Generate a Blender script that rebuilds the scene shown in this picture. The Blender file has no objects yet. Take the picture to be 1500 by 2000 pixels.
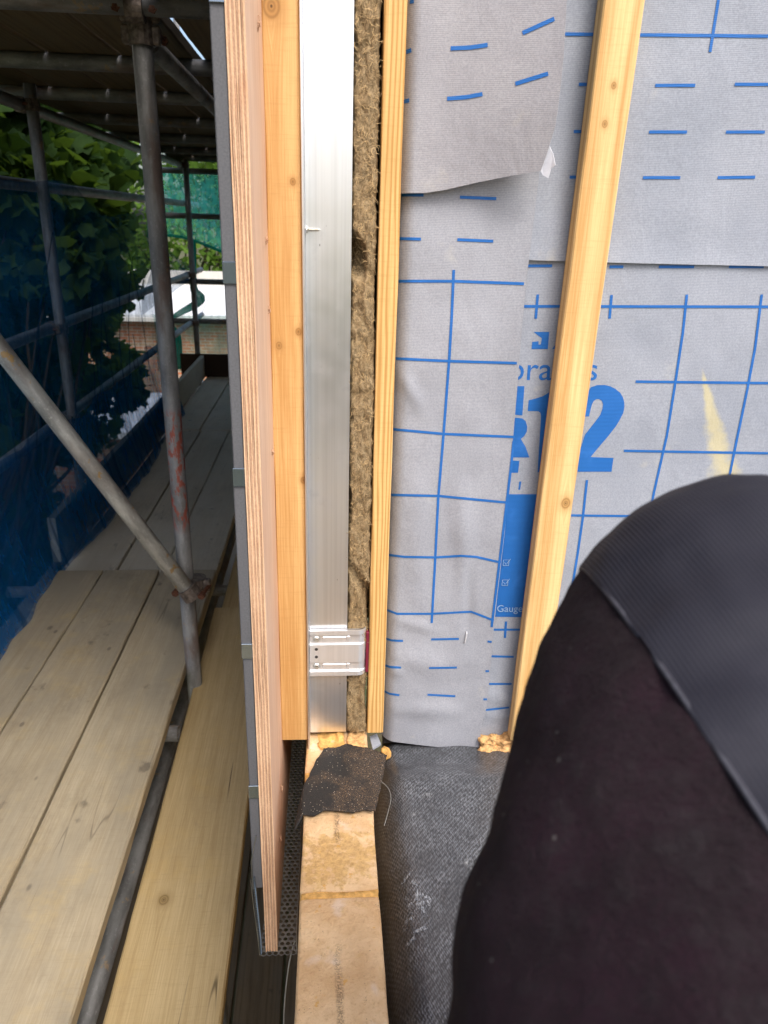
import bpy, bmesh, math, random
from mathutils import Vector, Matrix, noise
from mathutils.geometry import tessellate_polygon
R = math.radians
random.seed(7)
scene = bpy.context.scene
COL = scene.collection

# ------------------------------------------------------------------ camera
# camera stands at the origin; +Y runs along the scaffold walkway, +X into the building
VD, VN, FPX = (640.0, 430.0), (640.0, 4640.0), 1436.21
def _c(p): return Vector(((p[0] - 750) / FPX, -(p[1] - 1000) / FPX, -1.0))
YC = _c(VD).normalized(); ZC = -_c(VN).normalized(); XC = YC.cross(ZC).normalized(); YC = ZC.cross(XC).normalized()
cam = bpy.data.cameras.new('camera'); cam_o = bpy.data.objects.new('camera', cam); COL.objects.link(cam_o)
cam.sensor_fit = 'VERTICAL'; cam.sensor_height = 36.0; cam.lens = 36.0 * FPX / 2000.0
cam.clip_start = 0.02; cam.clip_end = 800
cam_o.matrix_world = Matrix((XC, YC, ZC)).to_4x4()
cam.dof.use_dof = True; cam.dof.focus_distance = 1.12; cam.dof.aperture_fstop = 9.0
scene.camera = cam_o
def ray(px, py):
    v = _c((px, py)); return Vector((v.dot(XC), v.dot(YC), v.dot(ZC)))
def on_y(px, py, Y): r = ray(px, py); return r * (Y / r.y)
def on_z(px, py, Z): r = ray(px, py); return r * (Z / r.z)
def on_x(px, py, X): r = ray(px, py); return r * (X / r.x)

# ------------------------------------------------------------------ world, sun, exposure
SUN_EL, SUN_AZ = R(52), R(155)             # azimuth measured from +Y towards +X
world = bpy.data.worlds.new('World'); scene.world = world; world.use_nodes = True
wn = world.node_tree; wn.nodes.clear()
sky = wn.nodes.new('ShaderNodeTexSky'); sky.sky_type = 'NISHITA'; sky.sun_disc = False
sky.sun_elevation = SUN_EL; sky.sun_rotation = SUN_AZ
sky.air_density = 1.0; sky.dust_density = 4.5; sky.ozone_density = 1.0
bg = wn.nodes.new('ShaderNodeBackground'); bg.inputs['Strength'].default_value = 0.15
wo = wn.nodes.new('ShaderNodeOutputWorld')
wn.links.new(sky.outputs[0], bg.inputs[0]); wn.links.new(bg.outputs[0], wo.inputs[0])
sun = bpy.data.lights.new('sun', 'SUN'); sun.energy = 1.3; sun.angle = R(24); sun.color = (1.0, 0.98, 0.955)
sun_o = bpy.data.objects.new('sun', sun); COL.objects.link(sun_o)
sdir = Vector((math.sin(SUN_AZ) * math.cos(SUN_EL), math.cos(SUN_AZ) * math.cos(SUN_EL), math.sin(SUN_EL)))
sun_o.rotation_euler = sdir.to_track_quat('Z', 'Y').to_euler(); sun_o.location = sdir * 30
scene.view_settings.view_transform = 'Standard'; scene.view_settings.look = 'None'
scene.view_settings.gamma = 1.0; scene.view_settings.use_curve_mapping = False
scene.view_settings.exposure = 0.90
scene.render.engine = 'CYCLES'
scene.cycles.max_bounces = 8; scene.cycles.transparent_max_bounces = 12
scene.cycles.use_denoising = True

# ------------------------------------------------------------------ node helpers
class NG:
    def __init__(s, name):
        s.m = bpy.data.materials.new(name); s.m.use_nodes = True
        s.t = s.m.node_tree; s.t.nodes.clear()
        s.out = s.t.nodes.new('ShaderNodeOutputMaterial')
    def set(s, sock, v):
        if isinstance(v, bpy.types.NodeSocket): s.t.links.new(v, sock)
        else:
            try: sock.default_value = v
            except Exception:
                sock.default_value = (*v, 1.0) if len(v) == 3 else v
    def n(s, typ, ins=None, **props):
        nd = s.t.nodes.new(typ)
        for k, v in props.items(): setattr(nd, k, v)
        for k, v in (ins or {}).items(): s.set(nd.inputs[k], v)
        return nd
    def ma(s, op, a, b=0.0, c=0.0, clamp=False):
        nd = s.n('ShaderNodeMath', {0: a, 1: b, 2: c}, operation=op); nd.use_clamp = clamp; return nd.outputs[0]
    def vm(s, op, a, b=(0, 0, 0)):
        nd = s.n('ShaderNodeVectorMath', {0: a, 1: b}, operation=op)
        return nd.outputs['Value'] if op in ('LENGTH', 'DISTANCE', 'DOT_PRODUCT') else nd.outputs['Vector']
    def pos(s): return s.n('ShaderNodeNewGeometry').outputs['Position']
    def obj(s): return s.n('ShaderNodeTexCoord').outputs['Object']
    def rnd(s): return s.n('ShaderNodeObjectInfo').outputs['Random']
    def sep(s, v): nd = s.n('ShaderNodeSeparateXYZ', {0: v}); return nd.outputs[0], nd.outputs[1], nd.outputs[2]
    def comb(s, x, y, z): return s.n('ShaderNodeCombineXYZ', {0: x, 1: y, 2: z}).outputs[0]
    def noise(s, v, scale=5, detail=4, rough=0.55, dist=0.0, col=False):
        nd = s.n('ShaderNodeTexNoise', {'Vector': v, 'Scale': scale, 'Detail': detail, 'Roughness': rough, 'Distortion': dist})
        return nd.outputs['Color' if col else 'Fac']
    def vor(s, v, scale=5, feature='F1', out='Distance', rand=1.0):
        return s.n('ShaderNodeTexVoronoi', {'Vector': v, 'Scale': scale, 'Randomness': rand}, feature=feature).outputs[out]
    def ramp(s, f, a, b, lo=0.0, hi=1.0, smooth=True):
        nd = s.n('ShaderNodeMapRange', {'Value': f, 'From Min': a, 'From Max': b, 'To Min': lo, 'To Max': hi})
        nd.interpolation_type = 'SMOOTHSTEP' if smooth else 'LINEAR'; return nd.outputs[0]
    def mix(s, f, a, b, mode='MIX'):
        nd = s.t.nodes.new('ShaderNodeMix'); nd.data_type = 'RGBA'; nd.blend_type = mode; nd.clamp_factor = True
        s.set(nd.inputs[0], f); s.set(nd.inputs[6], a); s.set(nd.inputs[7], b); return nd.outputs[2]
    def bump(s, h, strength=0.4, dist=0.001, normal=None):
        ins = {'Height': h, 'Strength': strength, 'Distance': dist}
        if normal is not None: ins['Normal'] = normal
        return s.n('ShaderNodeBump', ins).outputs[0]
    def bsdf(s, col, rough=0.6, metal=0.0, normal=None, spec=0.4, **kw):
        ins = {'Base Color': col, 'Roughness': rough, 'Metallic': metal, 'Specular IOR Level': spec}
        if normal is not None: ins['Normal'] = normal
        ins.update(kw)
        nd = s.n('ShaderNodeBsdfPrincipled', ins)
        s.t.links.new(nd.outputs[0], s.out.inputs[0]); return nd
def srgb(r, g, b, k=1.0):
    f = lambda c: ((c / 255 + 0.055) / 1.055) ** 2.4 if c > 10 else c / 255 / 12.92
    return (f(r) * k, f(g) * k, f(b) * k)

# ------------------------------------------------------------------ materials
def wood(name, light, dark, axis='Z', pith=(0.03, 0.16), ring=420, knots=(), rough=0.6, dust=None, grey=None, marks=0.0, cracks=0.0, vary=0.12, ringmix=0.5):
    """sawn softwood; grain runs along `axis`; knots = [(a, b, radius)] in the two face axes (across, along)"""
    g = NG(name); p = g.obj(); x, y, z = g.sep(p)
    if axis == 'Y': x, y, z = x, z, y
    if axis == 'X': x, y, z = y, z, x
    r = g.rnd(); off = g.ma('MULTIPLY', r, 37.0)
    warp = None
    kd = None
    for (ka, kb, kr) in knots:
        dx = g.ma('DIVIDE', g.ma('SUBTRACT', x, ka), kr); dz = g.ma('DIVIDE', g.ma('SUBTRACT', z, kb), kr * 1.25)
        d = g.ma('SQRT', g.ma('ADD', g.ma('MULTIPLY', dx, dx), g.ma('MULTIPLY', dz, dz)))
        dz2 = g.ma('MULTIPLY', dz, 0.33)
        dw = g.ma('ADD', g.ma('MULTIPLY', dx, dx), g.ma('MULTIPLY', dz2, dz2))
        w = g.ma('MULTIPLY', g.ma('DIVIDE', kr * 0.9, g.ma('ADD', dw, 0.6)), g.ma('SIGN', dx))
        warp = w if warp is None else g.ma('ADD', warp, w)
        kd = d if kd is None else g.ma('MINIMUM', kd, d)
    xs = x if warp is None else g.ma('SUBTRACT', x, warp)
    q = g.comb(xs, y, g.ma('ADD', g.ma('MULTIPLY', z, 0.055), off))
    n1 = g.noise(q, 26, 3, 0.5)
    px = g.ma('ADD', xs, g.ma('ADD', pith[0], g.ma('MULTIPLY', g.ma('SUBTRACT', n1, 0.5), 0.035)))
    py = g.ma('ADD', y, pith[1])
    rad = g.ma('SQRT', g.ma('ADD', g.ma('MULTIPLY', px, px), g.ma('MULTIPLY', py, py)))
    s = g.ma('SINE', g.ma('MULTIPLY', rad, ring * 6.283 / 6.283 * 1.6))
    rings = g.ma('POWER', g.ma('MULTIPLY_ADD', s, 0.5, 0.5), 2.2)
    q2 = g.comb(g.ma('MULTIPLY', xs, 1.0), y, g.ma('ADD', g.ma('MULTIPLY', z, 0.018), off))
    n2 = g.noise(q2, 360, 6, 0.7)
    n3 = g.noise(g.comb(x, y, g.ma('ADD', g.ma('MULTIPLY', z, 0.2), off)), 9, 3, 0.5)
    f = g.ma('ADD', g.ma('MULTIPLY', rings, ringmix), g.ma('MULTIPLY', g.ramp(n2, 0.28, 0.72), 0.62))
    f = g.ma('ADD', f, g.ma('MULTIPLY', g.ma('SUBTRACT', n3, 0.5), 0.9), clamp=True)
    col = g.mix(f, light, dark)
    if vary: col = g.mix(g.ma('MULTIPLY', r, vary * 2), col, tuple(c * 0.7 for c in dark))
    if kd is not None:
        kr_ = g.ma('MULTIPLY_ADD', g.ma('SINE', g.ma('MULTIPLY', kd, 14.0)), 0.5, 0.5)
        kcol = g.mix(kr_, tuple(c * 0.55 for c in dark), tuple(c * 0.95 for c in dark))
        col = g.mix(g.ramp(kd, 0.75, 1.25, 1.0, 0.0), col, kcol)
        col = g.mix(g.ramp(kd, 1.0, 2.6, 0.35, 0.0), col, tuple(c * 0.8 for c in dark))
        col = g.mix(g.ramp(kd, 0.06, 0.2, 0.8, 0.0), col, (0.03, 0.015, 0.008))
    if grey is not None:
        gn = g.noise(g.comb(x, y, g.ma('ADD', g.ma('MULTIPLY', z, 0.35), off)), 6, 5, 0.6)
        col = g.mix(g.ramp(gn, 0.35, 0.68, 0.1, 0.85), col, grey)
    if dust is not None:
        dn = g.noise(g.comb(g.ma('ADD', x, off), y, z), 7, 6, 0.65)
        dn2 = g.noise(g.comb(g.ma('ADD', x, off), y, z), 60, 4, 0.7)
        col = g.mix(g.ma('MULTIPLY', g.ramp(dn, 0.5, 0.7, 0.0, 0.32), g.ramp(dn2, 0.3, 0.6, 0.4, 1.0)), col, dust)
    if marks:
        gm = g.noise(g.comb(g.ma('ADD', x, off), y, g.ma('MULTIPLY', z, 0.6)), 3.2, 6, 0.7)
        gf = g.noise(g.comb(g.ma('ADD', x, off), y, g.ma('MULTIPLY', z, 0.5)), 90, 4, 0.7)
        col = g.mix(g.ma('MULTIPLY', g.ramp(gm, 0.45, 0.68, 0, 0.6 * marks), g.ramp(gf, 0.35, 0.65, 0.3, 1.0)), col, (0.14, 0.115, 0.085))
        mn = g.noise(g.comb(g.ma('ADD', x, off), y, g.ma('MULTIPLY', z, 0.8)), 16, 4, 0.5)
        col = g.mix(g.ramp(mn, 0.66, 0.76, 0.0, marks), col, (0.05, 0.045, 0.04))
        mv = g.vor(g.comb(g.ma('ADD', x, off), y, g.ma('MULTIPLY', z, 0.55)), 9)
        col = g.mix(g.ramp(mv, 0.035, 0.075, marks, 0.0), col, (0.06, 0.05, 0.045))
    saw = g.noise(g.comb(g.ma('MULTIPLY', x, 0.06), g.ma('MULTIPLY', y, 0.06), g.ma('ADD', z, off)), 420, 3, 0.6)
    col = g.mix(g.ramp(saw, 0.52, 0.72, 0, 0.16), col, tuple(c * 0.75 for c in dark))
    h = g.ma('ADD', g.ma('MULTIPLY', n2, 0.7), g.ma('ADD', g.ma('MULTIPLY', rings, 0.35), g.ma('MULTIPLY', saw, 0.5)))
    if cracks:
        cw = g.noise(g.comb(g.ma('ADD', x, off), y, g.ma('MULTIPLY', z, 0.035)), 9, 2, 0.5)
        cr = g.ramp(g.ma('ABSOLUTE', g.ma('SUBTRACT', cw, 0.5)), 0.0, 0.004, cracks, 0.0)
        cm = g.ramp(g.noise(g.comb(x, y, g.ma('ADD', z, off)), 2.3, 2), 0.5, 0.58)
        cr = g.ma('MULTIPLY', cr, cm)
        col = g.mix(cr, col, (0.035, 0.025, 0.015)); h = g.ma('SUBTRACT', h, g.ma('MULTIPLY', cr, 2.0))
    g.bsdf(col, rough, 0, g.bump(h, 0.35, 0.0006), 0.25)
    return g.m

def m_ply_edge(name, light, dark, scale):
    g = NG(name); p = g.pos(); x, y, z = g.sep(p)
    n1 = g.noise(g.comb(x, y, g.ma('MULTIPLY', z, 0.12)), 700, 4, 0.7)
    n2 = g.noise(g.comb(x, y, g.ma('MULTIPLY', z, 0.5)), 30, 4, 0.6)
    n3 = g.noise(g.comb(g.ma('MULTIPLY', x, 1), y, g.ma('ADD', z, g.ma('MULTIPLY', x, 1.2))), scale, 3, 0.6)
    f = g.ma('ADD', g.ma('MULTIPLY', n1, 0.6), g.ma('MULTIPLY', n2, 0.6)); f = g.ma('ADD', f, g.ma('MULTIPLY', g.ma('SUBTRACT', n3, 0.5), 0.9), clamp=True)
    col = g.mix(g.ramp(f, 0.25, 0.85), light, dark)
    red = g.noise(g.comb(x, y, g.ma('MULTIPLY', z, 0.25)), 14, 3)
    col = g.mix(g.ramp(red, 0.6, 0.72, 0, 0.5), col, srgb(176, 104, 62))
    g.bsdf(col, 0.8, 0, g.bump(f, 0.6, 0.0008), 0.15); return g.m
M = {}
M['ply_light'] = m_ply_edge('ply_edge_light', srgb(230, 198, 164), srgb(208, 168, 134), 500)
M['ply_dark'] = m_ply_edge('ply_edge_dark', srgb(212, 176, 146), srgb(164, 128, 104), 900)
def m_ply_face():
    g = NG('ply_face'); p = g.pos(); x, y, z = g.sep(p)
    n = g.noise(g.comb(x, g.ma('MULTIPLY', y, 1.0), g.ma('MULTIPLY', z, 0.08)), 60, 4, 0.55)
    n2 = g.noise(p, 5, 3)
    col = g.mix(g.ramp(n, 0.3, 0.75), srgb(224, 192, 166), srgb(208, 172, 144))
    col = g.mix(g.ramp(n2, 0.35, 0.7, 0, 0.35), col, srgb(198, 150, 118))
    g.bsdf(col, 0.6, 0, g.bump(n, 0.15, 0.0005), 0.25); return g.m
M['ply_face'] = m_ply_face()

def m_alu(name, base, rough, streak, white=0.0):
    g = NG(name); p = g.obj(); x, y, z = g.sep(p)
    n = g.noise(g.comb(x, y, g.ma('MULTIPLY', z, 0.006)), 900, 4, 0.6)
    nb = g.noise(g.comb(x, y, g.ma('MULTIPLY', z, 0.01)), 160, 2, 0.5)
    sm = g.noise(p, 22, 5, 0.65)
    col = g.mix(g.ma('MULTIPLY', g.ramp(nb, 0.35, 0.7), streak), base, tuple(c * 0.72 for c in base))
    col = g.mix(g.ramp(sm, 0.58, 0.78, 0, 0.35), col, tuple(c * 0.62 for c in base))
    sp = g.vor(g.comb(x, y, g.ma('MULTIPLY', z, 0.35)), 150)
    spm = g.noise(p, 30, 2)
    col = g.mix(g.ma('MULTIPLY', g.ramp(sp, 0.05, 0.11, 0.7, 0), g.ramp(spm, 0.58, 0.66)), col, (0.08, 0.08, 0.085))
    rg = g.ma('ADD', rough, g.ma('MULTIPLY', g.ma('SUBTRACT', sm, 0.5), 0.25))
    b = g.bsdf(col, rg, 0.92 - white, g.bump(n, 0.12, 0.0003), 0.5)
    b.inputs['Anisotropic'].default_value = 0.5
    return g.m
M['alu'] = m_alu('mill_aluminium', (0.87, 0.885, 0.91), 0.33, 0.35)
M['alu_bright'] = m_alu('bracket_aluminium', (0.78, 0.785, 0.80), 0.34, 0.25, 0.25)

def m_membrane(name, c1, c2):
    g = NG(name); p = g.pos(); x, y, z = g.sep(p)
    # fine woven dot pattern
    a = g.ma('SINE', g.ma('MULTIPLY', g.ma('ADD', x, g.ma('MULTIPLY', z, 0.55)), 2 * math.pi / 0.0023))
    b = g.ma('SINE', g.ma('MULTIPLY', g.ma('SUBTRACT', x, g.ma('MULTIPLY', z, 0.55)), 2 * math.pi / 0.0023))
    w = g.ma('MULTIPLY_ADD', g.ma('MULTIPLY', a, b), 0.5, 0.5)
    n = g.noise(p, 9, 4, 0.55); n2 = g.noise(p, 400, 2, 0.6)
    base = g.mix(g.ramp(n, 0.3, 0.7), c1, c2)
    dk = g.mix(0.30, base, (0.06, 0.062, 0.075))
    col = g.mix(g.ramp(g.ma('ADD', w, g.ma('MULTIPLY', g.ma('SUBTRACT', n2, 0.5), 1.6)), 0.2, 0.75), dk, base)
    # pale handling smudges and yellow foam dust
    sm = g.noise(p, 14, 5, 0.6)
    col = g.mix(g.ramp(sm, 0.62, 0.75, 0, 0.4), col, srgb(182, 178, 168))
    for (cx, cz, hw, hh, sl) in STAINS:
        dz = g.ma('SUBTRACT', z, cz)
        t = g.ma('DIVIDE', dz, hh)
        dx = g.ma('SUBTRACT', g.ma('SUBTRACT', x, cx), g.ma('MULTIPLY', dz, sl))
        wid = g.ma('MULTIPLY', g.ramp(t, -1.0, 1.0, 1.0, 0.05, False), hw)
        e = g.ma('ADD', g.ma('DIVIDE', g.ma('ABSOLUTE', dx), wid), g.ma('MULTIPLY', g.ma('SUBTRACT', g.noise(p, 45, 4, 0.6), 0.5), 2.0))
        msk = g.ma('MULTIPLY', g.ramp(e, 0.2, 1.3, 0.5, 0.0), g.ramp(g.ma('ABSOLUTE', t), 0.75, 1.0, 1.0, 0.0))
        col = g.mix(msk, col, srgb(214, 198, 130))
    h = g.ma('ADD', g.ma('MULTIPLY', w, 0.6), g.ma('MULTIPLY', n2, 0.8))
    big = g.noise(p, 55, 3, 0.5)
    wr = g.noise(g.comb(x, y, g.ma('MULTIPLY', z, 0.45)), 24, 4, 0.55, 0.8)
    nb = g.bump(g.ma('ADD', g.ma('MULTIPLY', big, 0.35), wr), 0.22, 0.008)
    g.bsdf(col, 0.62, 0, g.bump(h, 0.3, 0.0006, nb), 0.35)
    return g.m
_a = on_y(1372, 715, 1.055); _b = on_y(1420, 955, 1.055)
STAINS = [((_a.x + _b.x) / 2, (_a.z + _b.z) / 2, 0.028, (_a.z - _b.z) / 2, (_a.x - _b.x) / (_a.z - _b.z))]
M['membrane'] = m_membrane('breather_membrane', srgb(161, 166, 176), srgb(149, 155, 166))
M['membrane_strip'] = m_membrane('breather_membrane_strip', srgb(163, 166, 174), srgb(152, 155, 163))
M['membrane_flap'] = m_membrane('breather_membrane_flap', srgb(163, 163, 168), srgb(151, 151, 157))  # warmer than the sheets: reflected light on the flap put into its base colour
def m_print(name, c):
    g = NG(name); p = g.pos(); x, y, z = g.sep(p)
    a = g.ma('SINE', g.ma('MULTIPLY', g.ma('ADD', x, g.ma('MULTIPLY', z, 0.55)), 2 * math.pi / 0.0023))
    b = g.ma('SINE', g.ma('MULTIPLY', g.ma('SUBTRACT', x, g.ma('MULTIPLY', z, 0.55)), 2 * math.pi / 0.0023))
    w = g.ma('MULTIPLY_ADD', g.ma('MULTIPLY', a, b), 0.5, 0.5)
    col = g.mix(g.ramp(w, 0.15, 0.7), tuple(v * 0.62 for v in c), c)
    n = g.noise(p, 30, 4, 0.6); col = g.mix(g.ramp(n, 0.5, 0.8, 0, 0.35), col, tuple(min(1, v * 1.3 + 0.03) for v in c))
    g.bsdf(col, 0.55, 0, g.bump(w, 0.35, 0.0006), 0.35); return g.m
M['blue_print'] = m_print('blue_print', srgb(34, 106, 184))
M['grey_print'] = m_print('grey_print', srgb(150, 180, 215))

def m_simple(name, col, rough=0.6, metal=0.0, var=0.2, scale=40, bump=0.2, bd=0.001, spec=0.4, world=False):
    g = NG(name); p = g.pos() if world else g.obj()
    n = g.noise(p, scale, 5, 0.6)
    c = g.mix(g.ramp(n, 0.3, 0.72), tuple(v * (1 + var) for v in col), tuple(v * (1 - var) for v in col))
    g.bsdf(c, rough, metal, g.bump(n, bump, bd), spec); return g.m
def m_wool():
    g = NG('mineral_wool'); p = g.pos()
    d = g.noise(p, 28, 3, 0.5, col=True)
    q = g.vm('ADD', p, g.vm('MULTIPLY', d, (0.05, 0.05, 0.05)))
    x, y, z = g.sep(q)
    n = g.noise(g.comb(g.ma('MULTIPLY', x, 1.0), y, g.ma('MULTIPLY', z, 0.35)), 330, 6, 0.75, 0.6)
    n2 = g.noise(p, 34, 4, 0.6)
    col = g.mix(g.ramp(n, 0.28, 0.74), srgb(92, 76, 54), srgb(188, 166, 130))
    col = g.mix(g.ramp(n2, 0.35, 0.7, 0, 0.5), col, srgb(128, 106, 74))
    g.bsdf(col, 0.9, 0, g.bump(n, 0.9, 0.003), 0.1); return g.m
M['wool'] = m_wool()
M['wool_fibre'] = m_simple('wool_fibre', srgb(176, 150, 108), 0.8, 0, 0.35, 60)

def m_brick():
    g = NG('buff_brick'); p = g.pos(); x, y, z = g.sep(p)
    n = g.noise(p, 18, 5, 0.6); n2 = g.noise(p, 170, 4, 0.7); n3 = g.noise(p, 46, 5, 0.65)
    col = g.mix(g.ramp(n, 0.3, 0.7), srgb(225, 193, 151), srgb(204, 167, 123))
    col = g.mix(g.ramp(n2, 0.5, 0.75, 0, 0.45), col, srgb(176, 132, 92))
    # mortar smears: ochre
    ym = g.ramp(g.ma('ABSOLUTE', g.ma('SUBTRACT', y, 0.775)), 0.0, 0.085, 1.0, 0.0)
    msk = g.ma('ADD', g.ma('MULTIPLY', n3, 1.0), g.ma('MULTIPLY', ym, 0.22))
    col = g.mix(g.ramp(msk, 0.58, 0.70, 0, 0.7), col, g.mix(g.ramp(n2, 0.35, 0.65), srgb(204, 166, 102), srgb(172, 138, 84)))
    col = g.mix(g.ramp(g.noise(p, 62, 3, 0.5), 0.69, 0.73, 0, 0.7), col, srgb(206, 156, 80))
    pale = g.noise(p, 24, 3, 0.5); col = g.mix(g.ramp(pale, 0.6, 0.74, 0, 0.6), col, srgb(226, 208, 190))
    # dark soot line trailing along the middle of the bed face
    cx = g.ma('ADD', g.ma('SUBTRACT', x, 0.013), g.ma('MULTIPLY', g.ma('SUBTRACT', g.noise(p, 22, 3), 0.5), 0.014))
    ln = g.ramp(g.ma('ABSOLUTE', cx), 0.001, 0.006, 0.6, 0.0)
    gr = g.noise(p, 520, 3, 0.7); brk = g.noise(g.comb(0.0, y, 0.0), 19, 2, 0.5)
    lm = g.ma('MULTIPLY', g.ma('MULTIPLY', g.ramp(gr, 0.42, 0.56), ln), g.ma('MULTIPLY', g.ramp(brk, 0.30, 0.5), g.ma('MAXIMUM', g.ma('MULTIPLY', g.ramp(y, 0.50, 0.54), g.ramp(y, 0.62, 0.645, 1, 0)), g.ma('MULTIPLY', g.ramp(y, 0.785, 0.80), g.ramp(y, 0.93, 0.97, 1, 0)))))
    col = g.mix(lm, col, srgb(48, 40, 36))
    sp = g.vor(p, 260); spm = g.noise(p, 60, 3)
    col = g.mix(g.ma('MULTIPLY', g.ramp(sp, 0.10, 0.2, 0.8, 0), g.ramp(spm, 0.5, 0.66)), col, srgb(84, 62, 44))
    h = g.ma('ADD', g.ma('MULTIPLY', n2, 0.6), g.ma('MULTIPLY', n3, 0.9))
    g.bsdf(col, 0.88, 0, g.bump(h, 1.0, 0.004), 0.15); return g.m
M['brick'] = m_brick()
M['mortar'] = m_simple('ochre_mortar', srgb(200, 156, 92), 0.9, 0, 0.3, 120, 0.8, 0.002, 0.1, True)
M['crumb'] = m_simple('sandy_crumb', srgb(206, 164, 112), 0.95, 0, 0.35, 160, 0.9, 0.003, 0.1, True)
def m_dpc():
    g = NG('bitumen_felt'); p = g.pos(); n = g.noise(p, 700, 3, 0.8); n2 = g.noise(p, 30, 4, 0.6); n3 = g.noise(p, 1400, 2, 0.6)
    x, y, z = g.sep(p)
    col = g.mix(g.ramp(n, 0.3, 0.7), srgb(20, 20, 20), srgb(50, 48, 46))
    tan = g.ma('MULTIPLY', g.ramp(n3, 0.56, 0.66), g.ramp(g.ma('ADD', n2, g.ma('MULTIPLY', x, 2.5)), 0.46, 0.68))
    col = g.mix(tan, col, srgb(176, 142, 108))
    col = g.mix(g.ramp(g.vor(p, 210), 0.08, 0.16, 0.9, 0), col, srgb(200, 186, 168))
    g.bsdf(col, 0.75, 0, g.bump(n, 0.8, 0.0015), 0.4); return g.m
M['dpc'] = m_dpc()
def m_dpm():
    g = NG('black_sheeting'); p = g.pos(); x, y, z = g.sep(p)
    wv = g.ma('MULTIPLY', g.ma('SINE', g.ma('MULTIPLY', g.ma('ADD', x, g.ma('MULTIPLY', g.noise(p, 12, 2), 0.006)), 2 * math.pi / 0.0040)),
              g.ma('SINE', g.ma('MULTIPLY', g.ma('ADD', y, g.ma('MULTIPLY', x, 0.8)), 2 * math.pi / 0.0075)))
    w = g.ma('MULTIPLY_ADD', wv, 0.5, 0.5)
    fn = g.noise(g.comb(x, g.ma('MULTIPLY', y, 0.35), z), 420, 4, 0.7); n2 = g.noise(p, 16, 5, 0.6)
    col = g.mix(g.ramp(fn, 0.3, 0.7), (0.026, 0.028, 0.032), (0.055, 0.058, 0.065))
    dust = g.ma('MULTIPLY', g.ramp(g.ma('ADD', g.ma('MULTIPLY', w, 0.28), g.ma('MULTIPLY', fn, 0.95)), 0.5, 0.85), g.ramp(n2, 0.28, 0.68, 0.25, 1.0))
    col = g.mix(g.ma('MULTIPLY', dust, 0.5), col, srgb(166, 172, 180))
    sm = g.noise(p, 27, 5, 0.7)
    col = g.mix(g.ma('MULTIPLY', g.ramp(sm, 0.62, 0.74, 0, 0.55), g.ramp(fn, 0.35, 0.65)), col, srgb(178, 182, 184))
    g.bsdf(col, 0.38, 0, g.bump(g.ma('ADD', g.ma('MULTIPLY', w, 0.22), fn), 0.5, 0.0012), 0.6); return g.m
M['dpm'] = m_dpm()
def m_chalk():
    g = NG('scuffed_white_print'); p = g.pos(); x, y, z = g.sep(p)
    fn = g.noise(g.comb(x, g.ma('MULTIPLY', y, 0.35), z), 420, 4, 0.7); sm = g.noise(p, 60, 4, 0.6)
    a = g.ma('MULTIPLY', g.ramp(fn, 0.42, 0.62), g.ramp(sm, 0.34, 0.6))
    d = g.n('ShaderNodeBsdfDiffuse', {'Color': (*srgb(190, 196, 202), 1)}); t = g.n('ShaderNodeBsdfTransparent')
    mx = g.n('ShaderNodeMixShader', {0: g.ma('MULTIPLY', a, 0.7)}); g.t.links.new(t.outputs[0], mx.inputs[1]); g.t.links.new(d.outputs[0], mx.inputs[2])
    g.t.links.new(mx.outputs[0], g.out.inputs[0]); return g.m
M['chalk'] = m_chalk()

def m_fleece():
    g = NG('plum_fleece'); p = g.pos(); n = g.noise(p, 900, 3, 0.7); n2 = g.noise(p, 26, 5, 0.6); n3 = g.noise(p, 130, 4, 0.65)
    col = g.mix(g.ramp(n2, 0.35, 0.7), (0.0185, 0.0080, 0.0130), (0.0310, 0.0110, 0.0210))
    col = g.mix(g.ramp(n3, 0.45, 0.75, 0, 0.55), col, (0.034, 0.023, 0.029))
    col = g.mix(g.ramp(n, 0.35, 0.7, 0, 0.6), col, (0.005, 0.003, 0.0045))
    sm = g.noise(p, 11, 5, 0.7)
    col = g.mix(g.ma('MULTIPLY', g.ramp(sm, 0.52, 0.7, 0, 0.6), g.ramp(n3, 0.4, 0.65)), col, (0.036, 0.031, 0.034))
    lint = g.ma('MULTIPLY', g.ramp(g.vor(p, 90), 0.05, 0.13, 1.0, 0.0), g.ramp(g.noise(p, 18, 3), 0.54, 0.62))
    col = g.mix(g.ma('MULTIPLY', lint, 0.7), col, (0.22, 0.21, 0.2))
    b = g.bsdf(col, 0.95, 0, g.bump(g.ma('ADD', n, g.ma('MULTIPLY', n3, 1.6)), 1.0, 0.004), 0.1)
    b.inputs['Sheen Weight'].default_value = 0.04; b.inputs['Sheen Roughness'].default_value = 0.5
    return g.m
M['fleece'] = m_fleece()
def m_rib(RIB_DIR):
    g = NG('ribbed_navy_panel'); p = g.pos()
    u = g.vm('DOT_PRODUCT', p, RIB_DIR)
    u = g.ma('ADD', u, g.ma('MULTIPLY', g.noise(p, 16, 2), 0.002))
    s = g.ma('MULTIPLY_ADD', g.ma('SINE', g.ma('MULTIPLY', u, 2 * math.pi / 0.0021)), 0.5, 0.5)
    n2 = g.noise(p, 22, 5, 0.65); n = g.noise(p, 700, 3, 0.7)
    col = g.mix(g.ramp(s, 0.1, 0.8), (0.0095, 0.0097, 0.0165), (0.0150, 0.0152, 0.0245))
    col = g.mix(g.ramp(n2, 0.5, 0.78, 0, 0.4), col, (0.030, 0.030, 0.041))
    g.bsdf(col, 0.72, 0, g.bump(g.ma('ADD', s, g.ma('MULTIPLY', n, 0.6)), 0.4, 0.0007), 0.3); return g.m
M['piping'] = m_simple('grey_piping', (0.045, 0.045, 0.058), 0.7, 0, 0.3, 200)
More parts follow.
